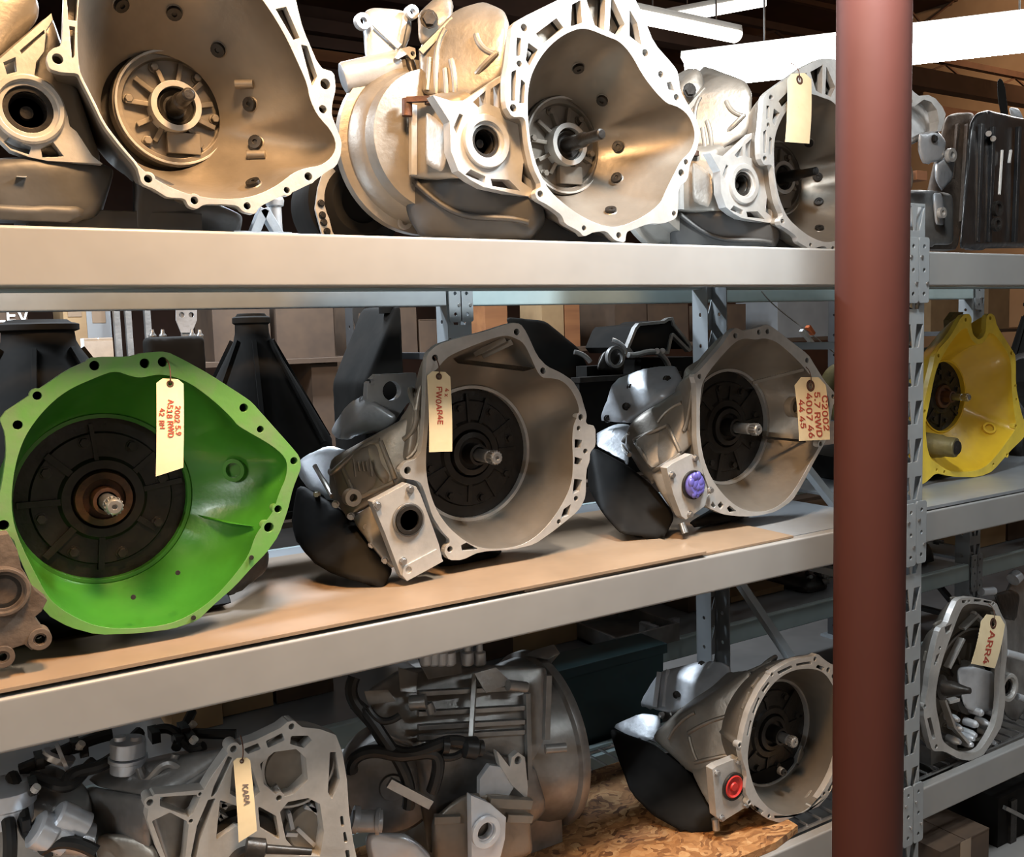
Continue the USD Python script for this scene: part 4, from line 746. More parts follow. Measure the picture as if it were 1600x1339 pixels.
t.part('valve_pack', [trimesh.convex.convex_hull(np.array([Lb(x,y,Y) for x, y, Y in q])) for q in (((930,230,.28),(1040,200,.27),(1120,280,.26),(990,330,.26),(940,260,.36),(1080,250,.36)), ((380,320,.34),(500,310,.34),(540,370,.33),(400,390,.34),(420,330,.44)), ((550,200,.36),(650,230,.35),(640,330,.33),(560,320,.34),(600,240,.44)), ((660,190,.34),(860,120,.34),(870,230,.32),(700,260,.32),(760,200,.44)))], 'dull')
t.part('spring_pack', [lathe(Lb(x, 190, .32), (0,0,1), [(0,.010),(.004,.014),(.03,.014),(.034,.008),(.05,.007)], 14) for x in (690, 730, 770, 810, 900, 960)], 'clean')
t.part('solenoid_can', [cyl(Lb(610,380,.30), Lb(690,370,.28), .016), cyl(Lb(700,380,.285), Lb(720,430,.28), .010), cyl(Lb(1100,290,.25), Lb(1190,300,.25), .012)], 'dull')
t.part('front_cover', lathe(Lb(520,790,.40), (-.35,-1,.1), [(-.10,.115),(0,.110),(.012,.10),(.012,.03),(.02,.028),(.02,0)], 44), 'dull')
t.part('support_foot', trimesh.creation.box(bounds=((.92,.30,ZL),(1.22,.56,ZL+.10))), 'dull')
hs = [[(330,250,.34),(325,360,.33),(420,480,.31),(520,610,.28),(600,630,.26),(740,590,.24),(900,590,.225)], [(330,380,.335),(390,430,.315),(470,540,.29),(560,680,.27),(600,900,.27)], [(320,720,.32),(340,650,.31),(440,620,.29),(560,640,.265),(740,640,.24),(740,760,.24),(720,820,.245)], [(400,400,.31),(480,470,.29),(560,440,.28)], [(740,640,.24),(850,640,.23),(900,600,.222)]]
for i, h in enumerate(hs): t.part('wiring_harness', tube([Lb(*q) for q in h], .0135 if i < 3 else .008, 10), 'wire')
t.part('connector', [lathe(Lb(870,600,.222), Lb(960,605,.215)-Lb(870,600,.222), [(0,.012),(.006,.022),(.03,.024),(.036,.018),(.045,.018)], 20), cyl(Lb(770,590,.235), Lb(800,590,.232), .018)], 'wire')
# bright chrome pipe and casting at its front
t.part('pipe_elbow', [cyl(Lb(320,970,.26), Lb(470,970,.24), .022), cyl(Lb(320,960,.262), Lb(350,965,.258), .027), cyl(Lb(440,970,.244), Lb(460,970,.24), .026)], 'clean')
t.part('channel', Lb.hull('380,1030,.25 580,1030,.22 620,1060,.21 720,1140,.20 720,1220,.20 420,1220,.24 400,1100,.25 600,1050,.34 420,1200,.34'), 'bright')
t.part('bright_edge', bar(Lb(505,775,.27), Lb(715,885,.24), .012, .02), 'steel')
# open transaxle at the lower left
t = Thing('transaxle', 'silver transaxle with ribbed triangular front web, tag and black hub, at lower left', 'transmission', (.42, .25, ZL))
Y7 = .07
F7 = Sheet(0,1000,3.2)
fo = '745,822 742,805 775,772 1020,748 1060,680 1145,560 1160,528 1200,525 1280,498 1400,440 1440,408 1480,412 1510,435 1600,445 1680,475 1712,560 1735,700 1745,860 1765,1000 1790,1120 1800,1200 1500,1300 1100,1300 880,1250 790,1060 735,900'
pk = ['800,785 1008,772 965,868 945,885 800,830', '760,905 850,862 945,912 928,1080 905,1190 850,1150', '1068,735 1140,580 1165,590 1085,760 1050,800', '1040,800 1080,790 1000,1000 975,1120 955,1080 985,930', '1218,545 1290,515 1305,545 1240,570', '1330,505 1410,465 1425,500 1340,540', '1455,480 1540,478 1560,500 1520,540 1450,520', '1300,620 1370,560 1480,545 1530,590 1540,700 1470,770 1400,790 1320,720', '1160,640 1180,600 1260,640 1300,760 1240,820 1150,770', '1100,800 1240,850 1260,940 1180,930 1080,1000', '1400,860 1440,810 1540,790 1600,820 1620,960 1600,1080 1500,1080 1430,1000', '1650,560 1680,560 1700,700 1660,800 1640,760', '1700,880 1715,880 1722,930 1706,935', '1715,960 1728,960 1740,1010 1722,1015', '1725,1050 1745,1050 1755,1110 1735,1110', '1290,830 1380,880 1400,1000 1300,940']
fp = Polygon(F7.poly(fo, Y7)).buffer(0)
for q in pk: fp = fp.difference(smoothpoly(F7.poly(q, Y7), .002))
for x, y, r in F7.pts('750,812,16 1168,545,17 1458,432,15 1000,770,8 1395,790,14 955,905,10'):
    fp = fp.union(circ(F7(x,y,Y7)[[0,2]], F7.rad(x,y,Y7,r*1.9)).intersection(Polygon(F7.poly(fo, Y7)).buffer(.006))).difference(circ(F7(x,y,Y7)[[0,2]], F7.rad(x,y,Y7,r)))
t.part('web_flange', extrude(max(polys(fp), key=lambda g: g.area), Y7, Y7+.03), 'machined')
t.part('case_face', F7.hull('760,830,.115 1010,770,.115 1160,560,.115 1450,430,.115 1690,500,.115 1730,900,.115 1760,1290,.115 900,1290,.115 760,900,.115 760,830,.2 1450,440,.3 1700,520,.3 1740,1290,.3'), 'dull')
t.part('round_cover', lathe(F7(1440,630,.112), (0,-1,0), [(-.03,.052),(.006,.050),(.012,.044),(.012,0)], 36), 'cast')
t.part('oval_cover', lathe(F7(1540,930,.112), (0,-1,0), [(-.03,.05),(.008,.046),(.014,.038),(.010,0)], 36), 'cast')
for r0, r1 in ((.062,.056),(.074,.070)): t.part('ridge', ring(F7(1460,610,.11), (0,-1,0), r0, r1, .020, 40), 'machined')
hb_ = F7(1190,1075,.10); t.part('hub', lathe(hb_, (0,-1,0), [(-.04,.078),(.01,.076),(.02,.06),(.012,.05),(.012,.03),(.05,.028),(.055,.018),(.055,0)], 44), 'darksteel')
t.part('shaft', lathe(F7(1230,1040,.05), F7(1600,1060,.02)-F7(1230,1040,.05), [(0,.018),(.03,.017),(.034,.008),(.11,.006)], 20), 'darksteel')
rg = np.random.default_rng(17)
for k in range(18):
    x, y = rg.uniform(1060,1700), rg.uniform(700,1130); a = rg.uniform(0,6.28); L_ = rg.uniform(40,130)
    t.part('rib', bar(F7(x,y,.105), F7(x+L_*math.cos(a), y+L_*math.sin(a), .105), .02, .007), 'clean')
t.part('top_case', F7.hull('430,700,.30 560,640,.28 700,660,.22 900,600,.16 1120,560,.12 1150,540,.12 1010,760,.12 770,790,.13 500,740,.24 560,640,.5 1140,540,.45 900,560,.5'), 'dull')
t.part('side_case', F7.hull('430,730,.28 760,790,.13 740,830,.13 740,900,.13 690,980,.16 600,960,.20 480,780,.26 500,1100,.3 760,1100,.16 460,760,.45'), 'dull')
t.part('lower_side', F7.hull('480,970,.22 600,970,.20 760,1000,.15 800,1100,.13 860,1260,.13 500,1260,.22 520,1100,.4 840,1260,.3'), 'cast')
t.part('solenoid_cap', [cyl(F7(640,650,.24), F7(640,600,.24), .030), cyl(F7(640,598,.24), F7(640,580,.24), .033), cyl(F7(640,572,.24), F7(640,500,.24), .030), cyl(F7(600,500,.235), F7(600,480,.235), .010), cyl(F7(680,500,.235), F7(680,480,.235), .010)], 'bright', label='bright bluish round solenoid cap')
t.part('lever', [tube([F7(700,640,.2), F7(740,700,.18), F7(790,650,.17), F7(910,655,.15)], .008), cyl(F7(880,570,.17), F7(860,640,.17), .007)], 'dull')
for i, (x, y, x2, y2, Y, r) in enumerate(((20,720,20,900,.26,.05),(110,690,110,780,.27,.022),(170,940,330,1000,.19,.030),(280,870,430,930,.19,.024),(190,960,450,1000,.21,.03))): t.part('accumulator', lathe(F7(x,y,Y), F7(x2,y2,Y)-F7(x,y,Y), [(0,r*.8),(.004,r),(.03,r),(.034,r*.9),(np.linalg.norm(F7(x2,y2,Y)-F7(x,y,Y)),r*.9)], 24), 'bright')
t.part('valve_body', F7.hull('-40,700,.34 90,680,.33 250,620,.32 400,700,.30 450,760,.27 300,860,.25 450,960,.22 500,1260,.24 -40,1260,.30 250,640,.5 -40,720,.5'), 'dull')
t.part('valve_cap', [cyl(F7(285,600,.30), F7(300,570,.30), .028), cyl(F7(310,610,.29), F7(330,600,.29), .034), cyl(F7(390,540,.31), F7(395,520,.31), .012)], 'bright')
wires = [[(60,680,.28),(90,760,.25),(110,860,.23),(140,960,.21),(200,1010,.20),(300,1000,.20)], [(150,690,.27),(240,710,.25),(330,730,.23),(400,680,.25),(470,610,.26)], [(330,740,.23),(350,680,.24),(470,640,.25),(600,560,.27),(700,460,.30)], [(40,900,.22),(50,1000,.20),(40,1150,.2)], [(210,1050,.18),(300,1010,.17),(420,1030,.165),(480,1060,.16)], [(100,650,.3),(220,600,.3),(400,520,.32),(560,470,.33)], [(760,460,.30),(860,450,.28),(960,540,.22),(1020,530,.2)], [(880,540,.24),(940,400,.30),(960,360,.32)], [(950,460,.28),(1080,470,.22),(1180,470,.20)]]
for i, h in enumerate(wires): t.part('wiring_harness', tube([F7(*q) for q in h], .011 if i < 6 else .009, 9), 'wire')
rg = np.random.default_rng(5)
for k, (x, y, Y) in enumerate(((170,750,.22),(60,820,.22),(200,620,.28),(380,540,.30),(420,560,.3),(700,520,.26),(780,490,.27),(930,470,.25),(960,510,.22),(900,510,.24),(300,1040,.17),(240,1060,.17),(130,930,.2))): t.part('connector', box(F7(x-22,y-22,Y), F7(x+26,y+22,Y)+np.array([0,.04,0])), 'blackplastic', False)
for x, y, Y in ((170,752,.215),(395,535,.29),(955,435,.27),(960,510,.215)): t.part('clip', cyl(F7(x,y,Y), F7(x+16,y-20,Y-.004), .007, n=10), 'paper')
t.part('support_foot', trimesh.creation.box(bounds=((.25,.14,ZL),(.60,.40,ZL+.30))), 'dull')
tag('narrow curled manila tag on the ribbed transaxle at lower left', F7, '1168,590 1252,585 1240,945 1190,1000', .05, [('KARA', .30, .40, .30)], 'greyink')
# right bay, lower shelf
FLOOR[0] = LT+.0005
t = Thing('transaxle', 'open silver transaxle with dark tapered shaft, right of the upright on the lower shelf', 'transmission', (2.36, .15, LT+.0005))
Y8 = .025
b8 = bell(t, Ld, '545,278 600,270 700,288 722,340 745,380 748,500 735,600 740,700 725,800 690,860 640,935 600,945 550,938 490,905 440,905 425,860 400,740 420,650 425,590 450,470 470,400 500,385 520,330',
    '570,300 620,298 690,312 705,350 722,400 725,500 715,600 715,700 700,790 670,850 630,910 560,915 500,880 480,860 470,800 450,700 462,600 490,500 520,420 545,350',
    Y8, (580,640,240), .10, '505,400,10 455,885,9 408,720,8 450,545,7 690,300,7 590,288,7 470,480,7', ('560,285 580,283 575,295 562,297', '610,280 640,280 640,290 610,290', '650,283 685,290 683,298 650,292', '490,395 520,380 515,410 495,425', '455,510 470,500 462,540 448,545', '418,770 432,765 452,850 440,858'), hb=1.6, p=1.2, bowl='bowl')
hub_transaxle(t, b8, mat='bowl', stick=.02, seed=8)
t.part('inner_wall', Ld.hull('540,560,0.065 600,555,0.060 700,580,0.060 712,650,0.060 690,740,0.060 620,745,0.060 570,725,0.060 545,640,0.065 560,570,0.115 700,600,0.115 600,740,0.115'), 'clean', label='bright machined inner pad')
cs_ = Ld(455,640,0.055); tipd = Ld(595,656,-0.035)-cs_
t.part('shaft', lathe(cs_, tipd, [(0,.030),(.012,.034),(.018,.034),(.022,.022),(.05,.020),(.07,.013),(.085,.009),(np.linalg.norm(tipd),.008)], 26), 'darksteel')
rg = np.random.default_rng(27)
for k in range(16):
    x, y = rg.uniform(520,700), rg.uniform(740,880); t.part('lug', lathe(Ld(x,y,0.060), (0,-1,0), [(-.02,.012),(.004+.01*rg.uniform(),.011),(.02,.006)], 12), 'clean')
for q in ('480,690 520,800', '520,800 580,870', '500,700 540,690', '560,400 620,340', '600,330 700,420', '500,560 560,440', '640,420 690,560'):
    (x, y), (x2, y2) = Ld.pts(q.replace(' ', ' ')); t.part('rib', bar(Ld(x,y,0.060), Ld(x2,y2,0.055), .02, .008), 'machined')
bearing(t, Ld, 760, 645, 34, .055, 1.7, 'darksteel', 'machined', .05)
t.part('rear_case', Ld.hull('720,300,0.135 760,200,0.195 830,160,0.235 860,400,0.155 850,700,0.115 780,800,0.095 735,760,0.095 740,400,0.115 820,200,0.395 850,700,0.395'), 'dull')
t.part('axle_rod', [cyl(Ld(740,500,0.095), Ld(850,530,0.065), .012), cyl(Ld(790,680,0.075), Ld(850,700,0.065), .010)], 'clean')
t.part('dark_pack', Ld.hull('690,260,0.135 760,240,0.155 800,260,0.155 780,380,0.135 730,360,0.115 760,250,0.295'), 'darksteel')
t.part('cap', [cyl(Ld(770,200,0.155), Ld(790,180,0.155), .02), cyl(Ld(640,250,0.095), Ld(690,245,0.095), .012)], 'clean')
t.part('support_foot', trimesh.creation.box(bounds=((2.30,.07,LT+.0005),(2.42,.24,LT+.05))), 'dull')
tag('leaning manila tag with a few red marks, on the open transaxle right of the column', Ld, '640,338 738,352 690,560 592,540', .008, [('ARR4', .30, .44, .20)], 'redink')

# ------------------------------------------------------------------ the rear racks and what lies on them
FLOOR[0] = 0.0
def carton(label, x0, x1, ytop, Y, zb, depth, mat='card', cat_='box', tape=True, group=None):
    a, b = P(x0, ytop, Y), P(x1, ytop, Y); zt = (a[2]+b[2])/2
    t = Thing('carton', label, cat_, ((a[0]+b[0])/2, Y+depth/2, zb), group)
    t.part('body', box((a[0],Y,zb), (b[0],Y+depth,zt)), mat, False)
    xm = (a[0]+b[0])/2
    t.part('top_flap', box((a[0],Y-.001,zt), (xm-.002,Y+depth,zt+.004)), mat, False); t.part('top_flap', box((xm+.002,Y-.001,zt), (b[0],Y+depth,zt+.004)), mat, False)
    if tape: t.part('tape', box((xm-.024,Y-.0016,zt-.06), (xm+.024,Y,zt+.004)), 'board', False)
    return t
D1, D2 = .5058, 1.0805
def standing_bell(label, px, ytop, Y, r, zb, top=.45):
    c = P(px, ytop, Y); h = c[2]-zb
    t = Thing('bell_housing', label, 'transmission', (c[0], Y, zb))
    t.part('bell', lathe((c[0],Y,zb), (0,0,1), [(0,r*1.05),(.018,r*1.05),(.02,r),(h*.34,r*.97),(h*.86,r*top*1.12),(h*.9,r*top),(h-.01,r*top*.95),(h,r*top*.8)], 40), 'black')
    t.part('tail_flange', lathe((c[0],Y,zb+h-.03), (0,0,1), [(0,r*top),(.004,r*top*1.12),(.018,r*top*1.12),(.022,r*top)], 32), 'black')
    for k in range(7):
        a = k*.9; p0 = np.array([c[0]+math.cos(a)*r*.97, Y+math.sin(a)*r*.97, zb+h*.34]); p1 = np.array([c[0]+math.cos(a)*r*top*1.12, Y+math.sin(a)*r*top*1.12, zb+h*.86]); t.part('rib', bar(p0, p1, .012, .02), 'black')
    return t
standing_bell('dull black bell housing standing on the rear rack, behind the left of the green one', 58, 500, 1.22, .29, D2, .30)
standing_bell('dull black bell housing standing on the rear rack, right behind the green one', 392, 490, 1.16, .21, D2, .22)
t = Thing('gear_case', 'black case with open silver-edged flange on the rear rack, behind the two silver housings', 'gear case', (P(1010,540,1.0)[0], 1.1, D2))
R8 = Sheet(880,450,6.4); Yb = 1.02
o = Polygon(R8.poly('640,600 720,400 760,350 1010,325 1050,300 1100,290 1120,360 1280,560 1290,620 1260,640 1100,480 1060,660 700,680', Yb)).buffer(0); 
t.part('flange', extrude(o.difference(o.buffer(-.010)), Yb, Yb+.02), 'dull'); t.part('case_body', extrude(o.buffer(-.009), Yb+.008, Yb+.25), 'black')
t.part('pipe', [tube([R8(650,670,Yb-.02), R8(800,650,Yb-.02), R8(920,640,Yb-.02), R8(1000,690,Yb-.02), R8(1060,810,Yb-.02)], .010)], 'dull')
t.part('bright_bolt', [cyl(R8(x,y,Yb-.03), R8(x+6,y,Yb-.005), .010) for x, y in ((935,630),)], 'steel'); t.part('bright_bolt', cyl(R8(990,630,Yb-.03), R8(996,630,Yb-.005), .010), 'steel')
t.part('stand', box((P(985,600,1.1)[0], Yb+.02, D2), (P(1075,600,1.1)[0], Yb+.24, P(1030,560,1.05)[2])), 'black', False)
t = Thing('gear_case', 'small dark silver gear case on the rear rack, left of the silver-edged black case', 'gear case', (P(940,560,1.05)[0], 1.1, D2))
t.part('body', R8.hull('330,820,1.0 400,640,1.0 480,600,1.0 560,610,1.0 610,700,1.0 600,850,1.0 360,700,1.08 590,640,1.08 480,850,1.08'), 'darksteel'); t.part('ring', ring(R8(505,690,.985), (0,-1,0), .036, .026, .015, 26), 'dull')
t.part('strap', [tube([R8(490,520,1.0), R8(570,560,.99), R8(620,640,.985), R8(600,680,.985)], .008)], 'steel'); t.part('strap', tube([R8(110,640,1.0), R8(200,670,.99), R8(270,740,.985)], .008), 'dull')
t.part('base', box((P(910,640,1.05)[0],1.02,D2), (P(975,640,1.02)[0],1.08,P(950,570,1.05)[2])), 'black', False)
t = Thing('gear_case', 'slanting black gear case on the rear rack, above the plain silver housing', 'gear case', (P(870,540,1.1)[0], 1.12, D2))
t.part('body', PX.hull('790,495,1.26 850,500,1.24 905,545,1.2 930,600,1.2 880,620,1.2 820,560,1.24 800,520,1.45 900,560,1.45'), 'black'); t.part('base', box((P(840,640,1.25)[0],1.25,D2), (P(900,640,1.25)[0],1.42,P(860,560,1.25)[2])), 'black', False)
t = Thing('gear_case', 'black wedge-shaped case on the rear rack, left of the slotted rear upright', 'gear case', (P(625,560,1.2)[0], 1.2, D2))
a, b, c_ = P(570,600,1.14), P(626,478,1.14), P(614,470,1.14); t.part('body', soften(trimesh.convex.convex_hull(np.array([(x,y,z) for y in (1.14,1.40) for x, z in ((a[0],D2),(a[0],a[2]),(b[0],D2),(b[0],b[2]),(c_[0]+.01,b[2]))]))), 'black'); t.part('top_boss', cyl((b[0]-.03,1.18,b[2]-.02),(b[0]-.03,1.18,b[2]+.02), .022), 'black')
t = Thing('gear_case', 'low black case with small pale fittings between the two standing black housings', 'gear case', (P(270,560,1.55)[0], 1.55, D2))
a, b = P(230,528,1.45), P(318,522,1.45); t.part('body', soften(trimesh.convex.convex_hull(np.array([(x,y,z) for x in (a[0],b[0]) for y in (1.45,1.52) for z in (D2,a[2])]))), 'black')
for x in (238, 254, 300, 312): t.part('fitting', lathe(P(x,520,1.48)-np.array([0,0,.02]), (0,0,1), [(0,.010),(.012,.012),(.02,.006),(.03,.005)], 12), 'dull')
t = Thing('crate', 'low dark crate on the rear rack behind the purple-plugged housing', 'crate', (P(920,620,.98)[0], 1.05, D2))
a, b = P(905,592,.96), P(1060,580,.96); t.part('body', box((a[0],.96,D2), (b[0],1.0,a[2])), 'black', False); t.part('rim', box((a[0]-.004,.95,a[2]-.012), (b[0]+.004,1.0,a[2]+.004)), 'darksteel', False)
# third row, further back
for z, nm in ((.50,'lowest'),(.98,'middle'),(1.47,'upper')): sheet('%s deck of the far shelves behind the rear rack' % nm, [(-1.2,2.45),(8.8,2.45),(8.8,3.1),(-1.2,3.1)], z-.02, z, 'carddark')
for x, y0_, nm in ((184,490,'first'),(202,488,'second'),(232,486,'third')):
    a = P(x, 520, 2.40); single('shelf_post', [box((a[0]-.011,2.39,0),(a[0]+.011,2.42,2.0))], 'dull', '%s from the left of three thin grey posts above the green housing' % nm, 'post', smooth=False)
carton('pale carton on the far shelves, left of the three thin posts', 97, 133, 470, 2.5, 1.4705, .3, 'card')
carton('grey-white carton on the far shelves, next to the pale carton', 134, 172, 480, 2.5, 1.4705, .3, 'greydeck')
t = carton('white box glimpsed on the rear rack above the green housing', 131, 176, 530, 1.5, D2, .07, 'paper', tape=False)
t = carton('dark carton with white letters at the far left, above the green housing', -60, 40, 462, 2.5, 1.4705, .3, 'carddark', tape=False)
tx = meshkit.text_mesh('LEV', .045, .001, True); tp = P(-8, 503, 2.5); v = tx.vertices; tx.vertices = np.c_[tp[0]+v[:,0], 2.499-v[:,2], tp[2]+v[:,1]]; t.part('lettering', tx, 'paper', False)
t = Thing('bracket_plate', 'shiny plate with two round holes hanging above the green housing', 'bracket', (P(290,500,1.55)[0], 1.55, D2))
pb = Polygon(PX.poly('275,470 308,470 308,500 300,520 283,520 275,500', 1.55)); 
for x in (284, 299): pb = pb.difference(circ(P(x,492,1.55)[[0,2]], .008))
t.part('plate', extrude(pb, 1.55, 1.556), 'clean', False); t.part('post', box((P(283,500,1.56)[0],1.557,D2),(P(300,500,1.56)[0],1.575,P(290,470,1.56)[2])), 'dull', False)
rgb = np.random.default_rng(31)
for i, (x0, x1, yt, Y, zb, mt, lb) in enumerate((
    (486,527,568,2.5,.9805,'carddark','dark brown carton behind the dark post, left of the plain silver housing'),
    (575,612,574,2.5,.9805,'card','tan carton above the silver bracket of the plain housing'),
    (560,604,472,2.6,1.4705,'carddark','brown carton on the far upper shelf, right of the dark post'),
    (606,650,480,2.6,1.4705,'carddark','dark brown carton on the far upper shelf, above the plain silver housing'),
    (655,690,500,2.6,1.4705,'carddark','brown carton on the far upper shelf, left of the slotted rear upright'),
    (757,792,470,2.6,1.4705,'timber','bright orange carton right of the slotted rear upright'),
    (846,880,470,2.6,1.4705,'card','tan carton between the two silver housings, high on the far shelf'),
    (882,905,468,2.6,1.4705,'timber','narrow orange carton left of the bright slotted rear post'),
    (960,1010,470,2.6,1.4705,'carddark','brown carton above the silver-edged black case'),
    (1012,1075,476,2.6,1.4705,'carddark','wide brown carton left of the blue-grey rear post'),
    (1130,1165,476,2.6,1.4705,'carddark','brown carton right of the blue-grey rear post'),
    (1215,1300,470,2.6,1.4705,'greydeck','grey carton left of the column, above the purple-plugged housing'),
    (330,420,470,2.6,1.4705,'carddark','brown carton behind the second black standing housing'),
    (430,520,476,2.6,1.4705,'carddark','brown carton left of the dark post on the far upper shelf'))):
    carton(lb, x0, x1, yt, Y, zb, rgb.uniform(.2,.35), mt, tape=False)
a = P(1265,520,.88); t = Thing('wire_tag', 'tiny white and orange clip on a thin slanting wire, left of the column', 'clip', (a[0], .88, a[2]))
t.part('wire', tube([P(1190,455,.88), P(1265,520,.88), P(1312,560,.84), P(1330,580,.80)], .0022, 6), 'dull'); t.part('clip', bar(P(1252,516,.878), P(1272,540,.878), .016, .012), 'paper'); t.part('cap', bar(P(1262,510,.876), P(1270,522,.876), .02, .012), 'orange')
# under the middle shelf
t = Thing('storage_bin', 'dark teal plastic bin standing behind the dark side-on transmission', 'bin', (P(960,1200,.8)[0], .82, 0))
a, b = P(905,1040,.76), P(1000,1055,.76)
t.part('body', extrude(Polygon([(a[0]-.06,.0),(b[0]+.08,.0),(b[0]+.10,a[2]-.03),(a[0]-.08,a[2]-.03)]), .765, .885), 'binteal', False); t.part('rim', box((a[0]-.09,.757,a[2]-.03),(b[0]+.11,.892,a[2])), 'binteal', False)
for x0, x1, yt, Y, mt, lb in ((265,345,1070,1.1,'card','tan carton under the middle beam, above the ribbed transaxle'), (345,425,1060,1.15,'card','second tan carton under the middle beam, right above the tag of the ribbed transaxle'),
    (430,520,1050,1.15,'carddark','brown carton under the middle beam, left of the side-on transmission'), (720,800,960,1.1,'carddark','brown carton above the side-on transmission'), (800,905,955,1.1,'card','tan carton above the bell of the side-on transmission'),
    (1075,1140,920,1.1,'carddark','brown carton above the red-plugged housing'), (1142,1225,925,1.1,'card','tan carton behind the slanting brace above the red-plugged housing')):
    carton(lb, x0, x1, yt, Y, D1, .3, mt, tape=False)
FLOOR[0] = D1
t = Thing('parts_tray', 'grey metal tray of silver scraps on the low rear beam', 'tray', (P(1010,990,1.0)[0], 1.0, D1))
R9 = Sheet(880,880,2.917); a, b = R9(240,330,.885), R9(530,300,.885)
t.part('tray', [box((a[0],.885,D1),(b[0],.895,a[2]-.01)), box((a[0],1.2,D1),(b[0],1.21,a[2])), box((a[0],.895,D1),(a[0]+.01,1.2,a[2]-.01)), box((b[0]-.01,.895,D1),(b[0],1.2,a[2]-.01)), box((a[0],.89,D1),(b[0],1.2,D1+.01))], 'dull', False)
for k in range(9):
    x, y = rgb.uniform(270,500), rgb.uniform(270,330); p = R9(x,y,1.0); q = p+rgb.uniform(-.07,.07,3)*[1,1,.4]; t.part('scrap', bar(p, q, .02, .03), 'clean', False)
rg = np.random.default_rng(41)
for i, (px, yt, w) in ((0,(1280,905,.14)),(3,(1440,845,.22)),(4,(1380,890,.16))):
    a = P(px, yt, 1.0); t = Thing('gear_case', ['dark oily gear case behind the slanting brace, right side','dark gear case left of the blue-grey rear post, low','small dark gear case at the left end of the low teal beam','black oily gear case under the yellow housing','dark gear case behind the pipe column, low'][i], 'gear case', (a[0], 1.05, D1))
    h = a[2]-D1; t.part('body', soften(trimesh.convex.convex_hull(np.array([(a[0]+sx*w*q, 1.0+yy, D1+zz) for sx in (-.5,.5) for q, yy, zz in ((1,.0,0),(1,.25,0),(.9,.0,h*.6),(.6,.05,h),(.7,.2,h))])), .03), 'darksteel')
    for k in range(7): p = np.array([a[0]+rg.uniform(-.45,.45)*w, .99+rg.uniform(0,.1), D1+h*rg.uniform(.5,1.02)]); t.part('fitting', lathe(p, rg.normal(size=3)+[0,-1,.5], [(0,.012),(.02,.014),(.024,.008),(.04,.008)], 12), 'dull' if k % 2 else 'darksteel')
FLOOR[0] = 0.0
# right bay: behind and below
carton('grey-tan carton on the far shelf, left above the yellow housing notch', 1455, 1505, 440, 2.6, 1.4705, .3, 'card', tape=False)
carton('tan carton on the far shelf right of the yellow housing notch', 1545, 1578, 440, 2.6, 1.4705, .3, 'card', tape=False)
carton('pale tan carton under the right end of the middle shelf', 1525, 1572, 800, 1.05, D1, .3, 'card', tape=False)
carton('second tan carton under the right end of the middle shelf', 1576, 1640, 795, 1.05, D1, .3, 'carddark', tape=False)
standing_bell('dull black housing at the right frame edge beside the yellow one', 1640, 468, 1.05, .2, D2, .5)
t = Thing('gear_case', 'bluish silver clutter beside the yellow housing at the right frame edge', 'gear case', (P(1600,650,.35)[0], .42, MT+.0145))
a = P(1598, 620, .36); t.part('body', trimesh.convex.convex_hull(np.array([(a[0]+x, .36+y, z) for x, y, z in ((0,0,MT+.015),(.25,0,MT+.015),(.02,0,a[2]-.05),(.2,0,a[2]+.05),(0,.12,MT+.015),(.25,.12,MT+.015),(.1,.12,a[2]+.04))])), 'darksteel')
t.part('pipe', tube([P(1578,565,.36), P(1600,555,.36), P(1630,570,.37), (a[0]+.1,.40,a[2]-.02)], .010), 'clean')
carton('open tan carton on the floor under the lower shelf, right of the upright', 1470, 1545, 1314, -.02, 0, .24, 'carddark')
t = Thing('crate', 'black ribbed crate on the floor under the tagged open transaxle', 'crate', (P(1640,1300,.2)[0], .25, 0))
a = P(1560,1248,.05); t.part('body', box((a[0]+.0,.05,0),(a[0]+.9,.24,a[2])), 'black', False)
for k in range(7): t.part('rib', box((a[0]+.05+k*.12,.04,0),(a[0]+.08+k*.12,.05,a[2]-.02)), 'darksteel', False)
t.part('handle', bar(P(1570,1262,.034), P(1615,1285,.034), .012, .012), 'dull')

t = Thing('gear_case', 'dark heap-like gear case on the floor between the dark carton and the black crate', 'gear case', (P(1500,1280,.36)[0], .42, 0))
a, b = P(1448,1262,.30), P(1556,1252,.30); t.part('body', soften(trimesh.convex.convex_hull(np.array([(a[0]+.02,.27,0),(b[0]-.03,.27,0),(a[0]+.02,.6,0),(b[0]-.03,.6,0),(a[0]+.06,.30,.10),(b[0]-.05,.32,.14),(b[0]-.06,.55,.20),(a[0]+.1,.55,.16)]))), 'darksteel')
t.part('pipe', tube([(a[0]+.05,.27,.09),(a[0]+.15,.28,.13),(b[0]-.1,.30,.16)], .010), 'dull')
# ------------------------------------------------------------------ overhead: lamps, roof steel
def tube_lamp(label, a, b, r=.085, mat='tube', group=None):
    a, b = np.asarray(a), np.asarray(b); m_ = (a+b)/2; d = (b-a)/np.linalg.norm(b-a)
    t = Thing('tube_lamp', label, 'lamp', m_, group)
    th_ = np.linspace(-.35, np.pi+.35, 18); s_ = np.cross(d, [0,0,1.]); s_ /= np.linalg.norm(s_)
    lens = lambda p: np.array([p+s_*math.cos(q)*r-np.array([0,0,1])*math.sin(q)*r*.75 for q in th_])
    t.part('lens', loft([lens(a), lens(b)], True, True), mat, 40)
    t.part('housing', trimesh.convex.convex_hull(np.array([p+s_*q+np.array([0,0,z]) for p in (a-d*.02, b+d*.02) for q, z in ((-r*.6,.02),(r*.6,.02),(-r*.45,.05),(r*.45,.05))])), 'white', False)
    for k in (.2, .8):
        p = a+(b-a)*k; t.part('hanger', cyl(p+[0,0,.05], [p[0],p[1],ZC], .004, n=8), 'steel')
    return t
tube_lamp('bright white tube lamp glowing behind the top of the pipe column', PZ(1740, 26, 2.6), PZ(1075, 104, 2.6), .115)
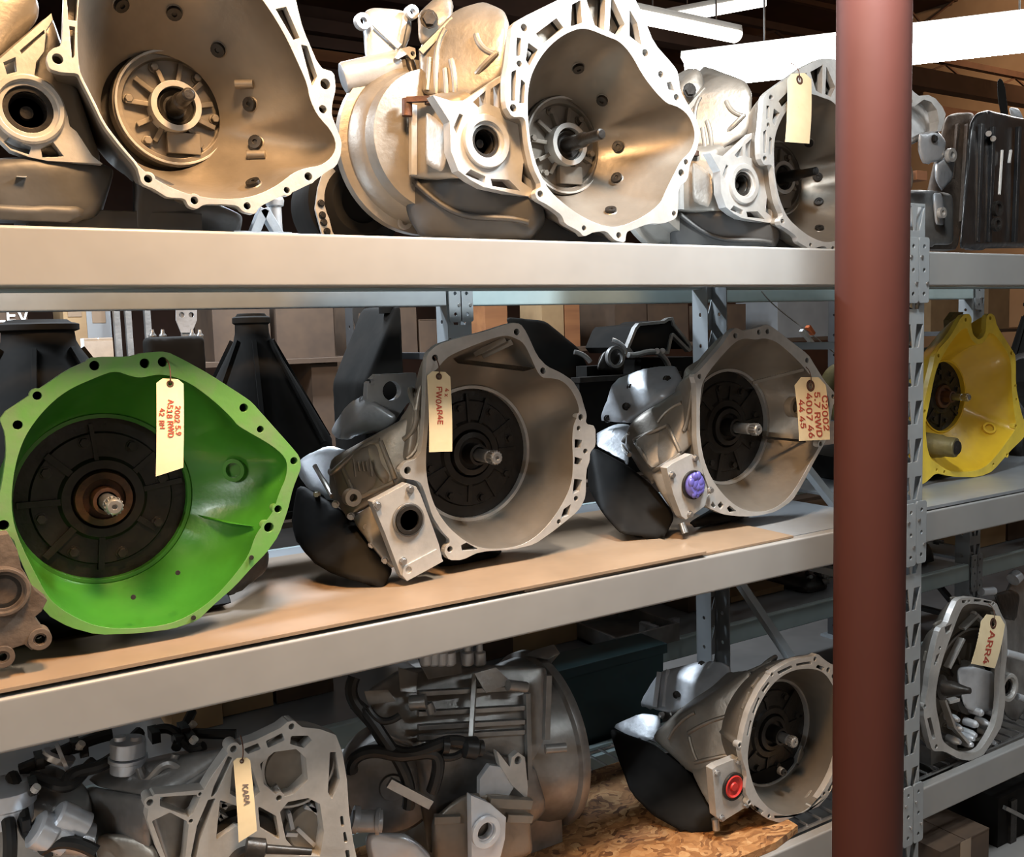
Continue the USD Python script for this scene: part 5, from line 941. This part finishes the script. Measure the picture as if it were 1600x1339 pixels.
tube_lamp('long dim tube lamp under the roof, above the second transaxle', PZ(985, 22, 3.0), PZ(1150, 56, 3.0), .045, 'dimtube')
tube_lamp('dim tube lamp rising to the right under the roof, left of the column', PZ(1045, 28, 3.35), PZ(1195, 0, 3.35), .045, 'dimtube')
def truss(label, y, zb, zt, x0=-3.4, x1=10.4, step=.55, s=.05):
    t = Thing('roof_truss', label, 'roof truss', ((x0+x1)/2, y, zb))
    t.part('bottom_chord', box((x0,y-s/2,zb),(x1,y+s/2,zb+s)), 'joist', False); t.part('top_chord', box((x0,y-s/2,zt-s),(x1,y+s/2,zt)), 'joist', False)
    n = int((x1-x0)/step)
    for k in range(n):
        xa = x0+k*step; up = k % 2
        t.part('web', bar((xa,y,zt-s if up else zb+s), (xa+step,y,zb+s if up else zt-s), .018, .018), 'joist', False)
za, zb = P(1500,150,4.0)[2], P(1500,104,4.0)[2]
truss('brown roof truss crossing in front of the warm lit end wall, right of the column', 4.0, za, zb+.05, s=.055)
truss('higher brown roof truss over the rear rack', 2.2, 4.75, 5.195)
truss('higher brown roof truss over the far shelves', 5.4, 4.75, 5.195)
for i, (y, z) in enumerate(((3.2,3.32),(4.6,3.55),(5.8,4.25),(6.4,3.75))): single('roof_purlin', box((X0+.01,y,z),(10.45,y+.10,z+.14)), 'joist', ['lowest brown purlin over the far shelves','brown purlin behind the orange timber stack','highest brown purlin near the far wall','brown purlin nearest the far wall'][i], 'purlin', smooth=False)
for i, (px0, px1, py, mt) in enumerate(((470,575,78,'timber'),(470,575,60,'joist'),(440,580,28,'joist'),(475,600,110,'joist'))):
    a, b = P(px0,py,4.4), P(px1,py,4.4); single('roof_plank', box((a[0]-.5,4.4,a[2]-.05),(b[0]+1.2,4.5,a[2]+.03)), mt, ['plank with warm light in its orange colour under the roof between the two largest transaxles','brown plank just above the orange one','topmost brown plank behind the silver canister','lowest brown plank behind the silver canister'][i], 'plank', smooth=False)
for i in range(9):
    y = 130+i*11; a, b = P(505+(i%3)*6,y,4.0), P(560,y,4.0)
    single('timber_stick', box((a[0],4.0,a[2]-.012),(b[0]+.2,4.3,a[2]+.010)), 'timber', ['topmost','second','third','fourth','middle','sixth','seventh','eighth','lowest'][i]+' orange timber stick of the stack seen between the two largest transaxles', 'timber', 'stacked orange timber sticks', smooth=False)
a, b = P(508,225,4.0), P(556,225,4.0)
for x, nm in ((a[0]+.03,'left'),(b[0]+.1,'right')): single('timber_bearer', box((x-.02,4.02,0),(x+.02,4.28,P(530,220,4.0)[2]-.01)), 'carddark', nm+' dark bearer under the stack of orange timber sticks', 'post', smooth=False)
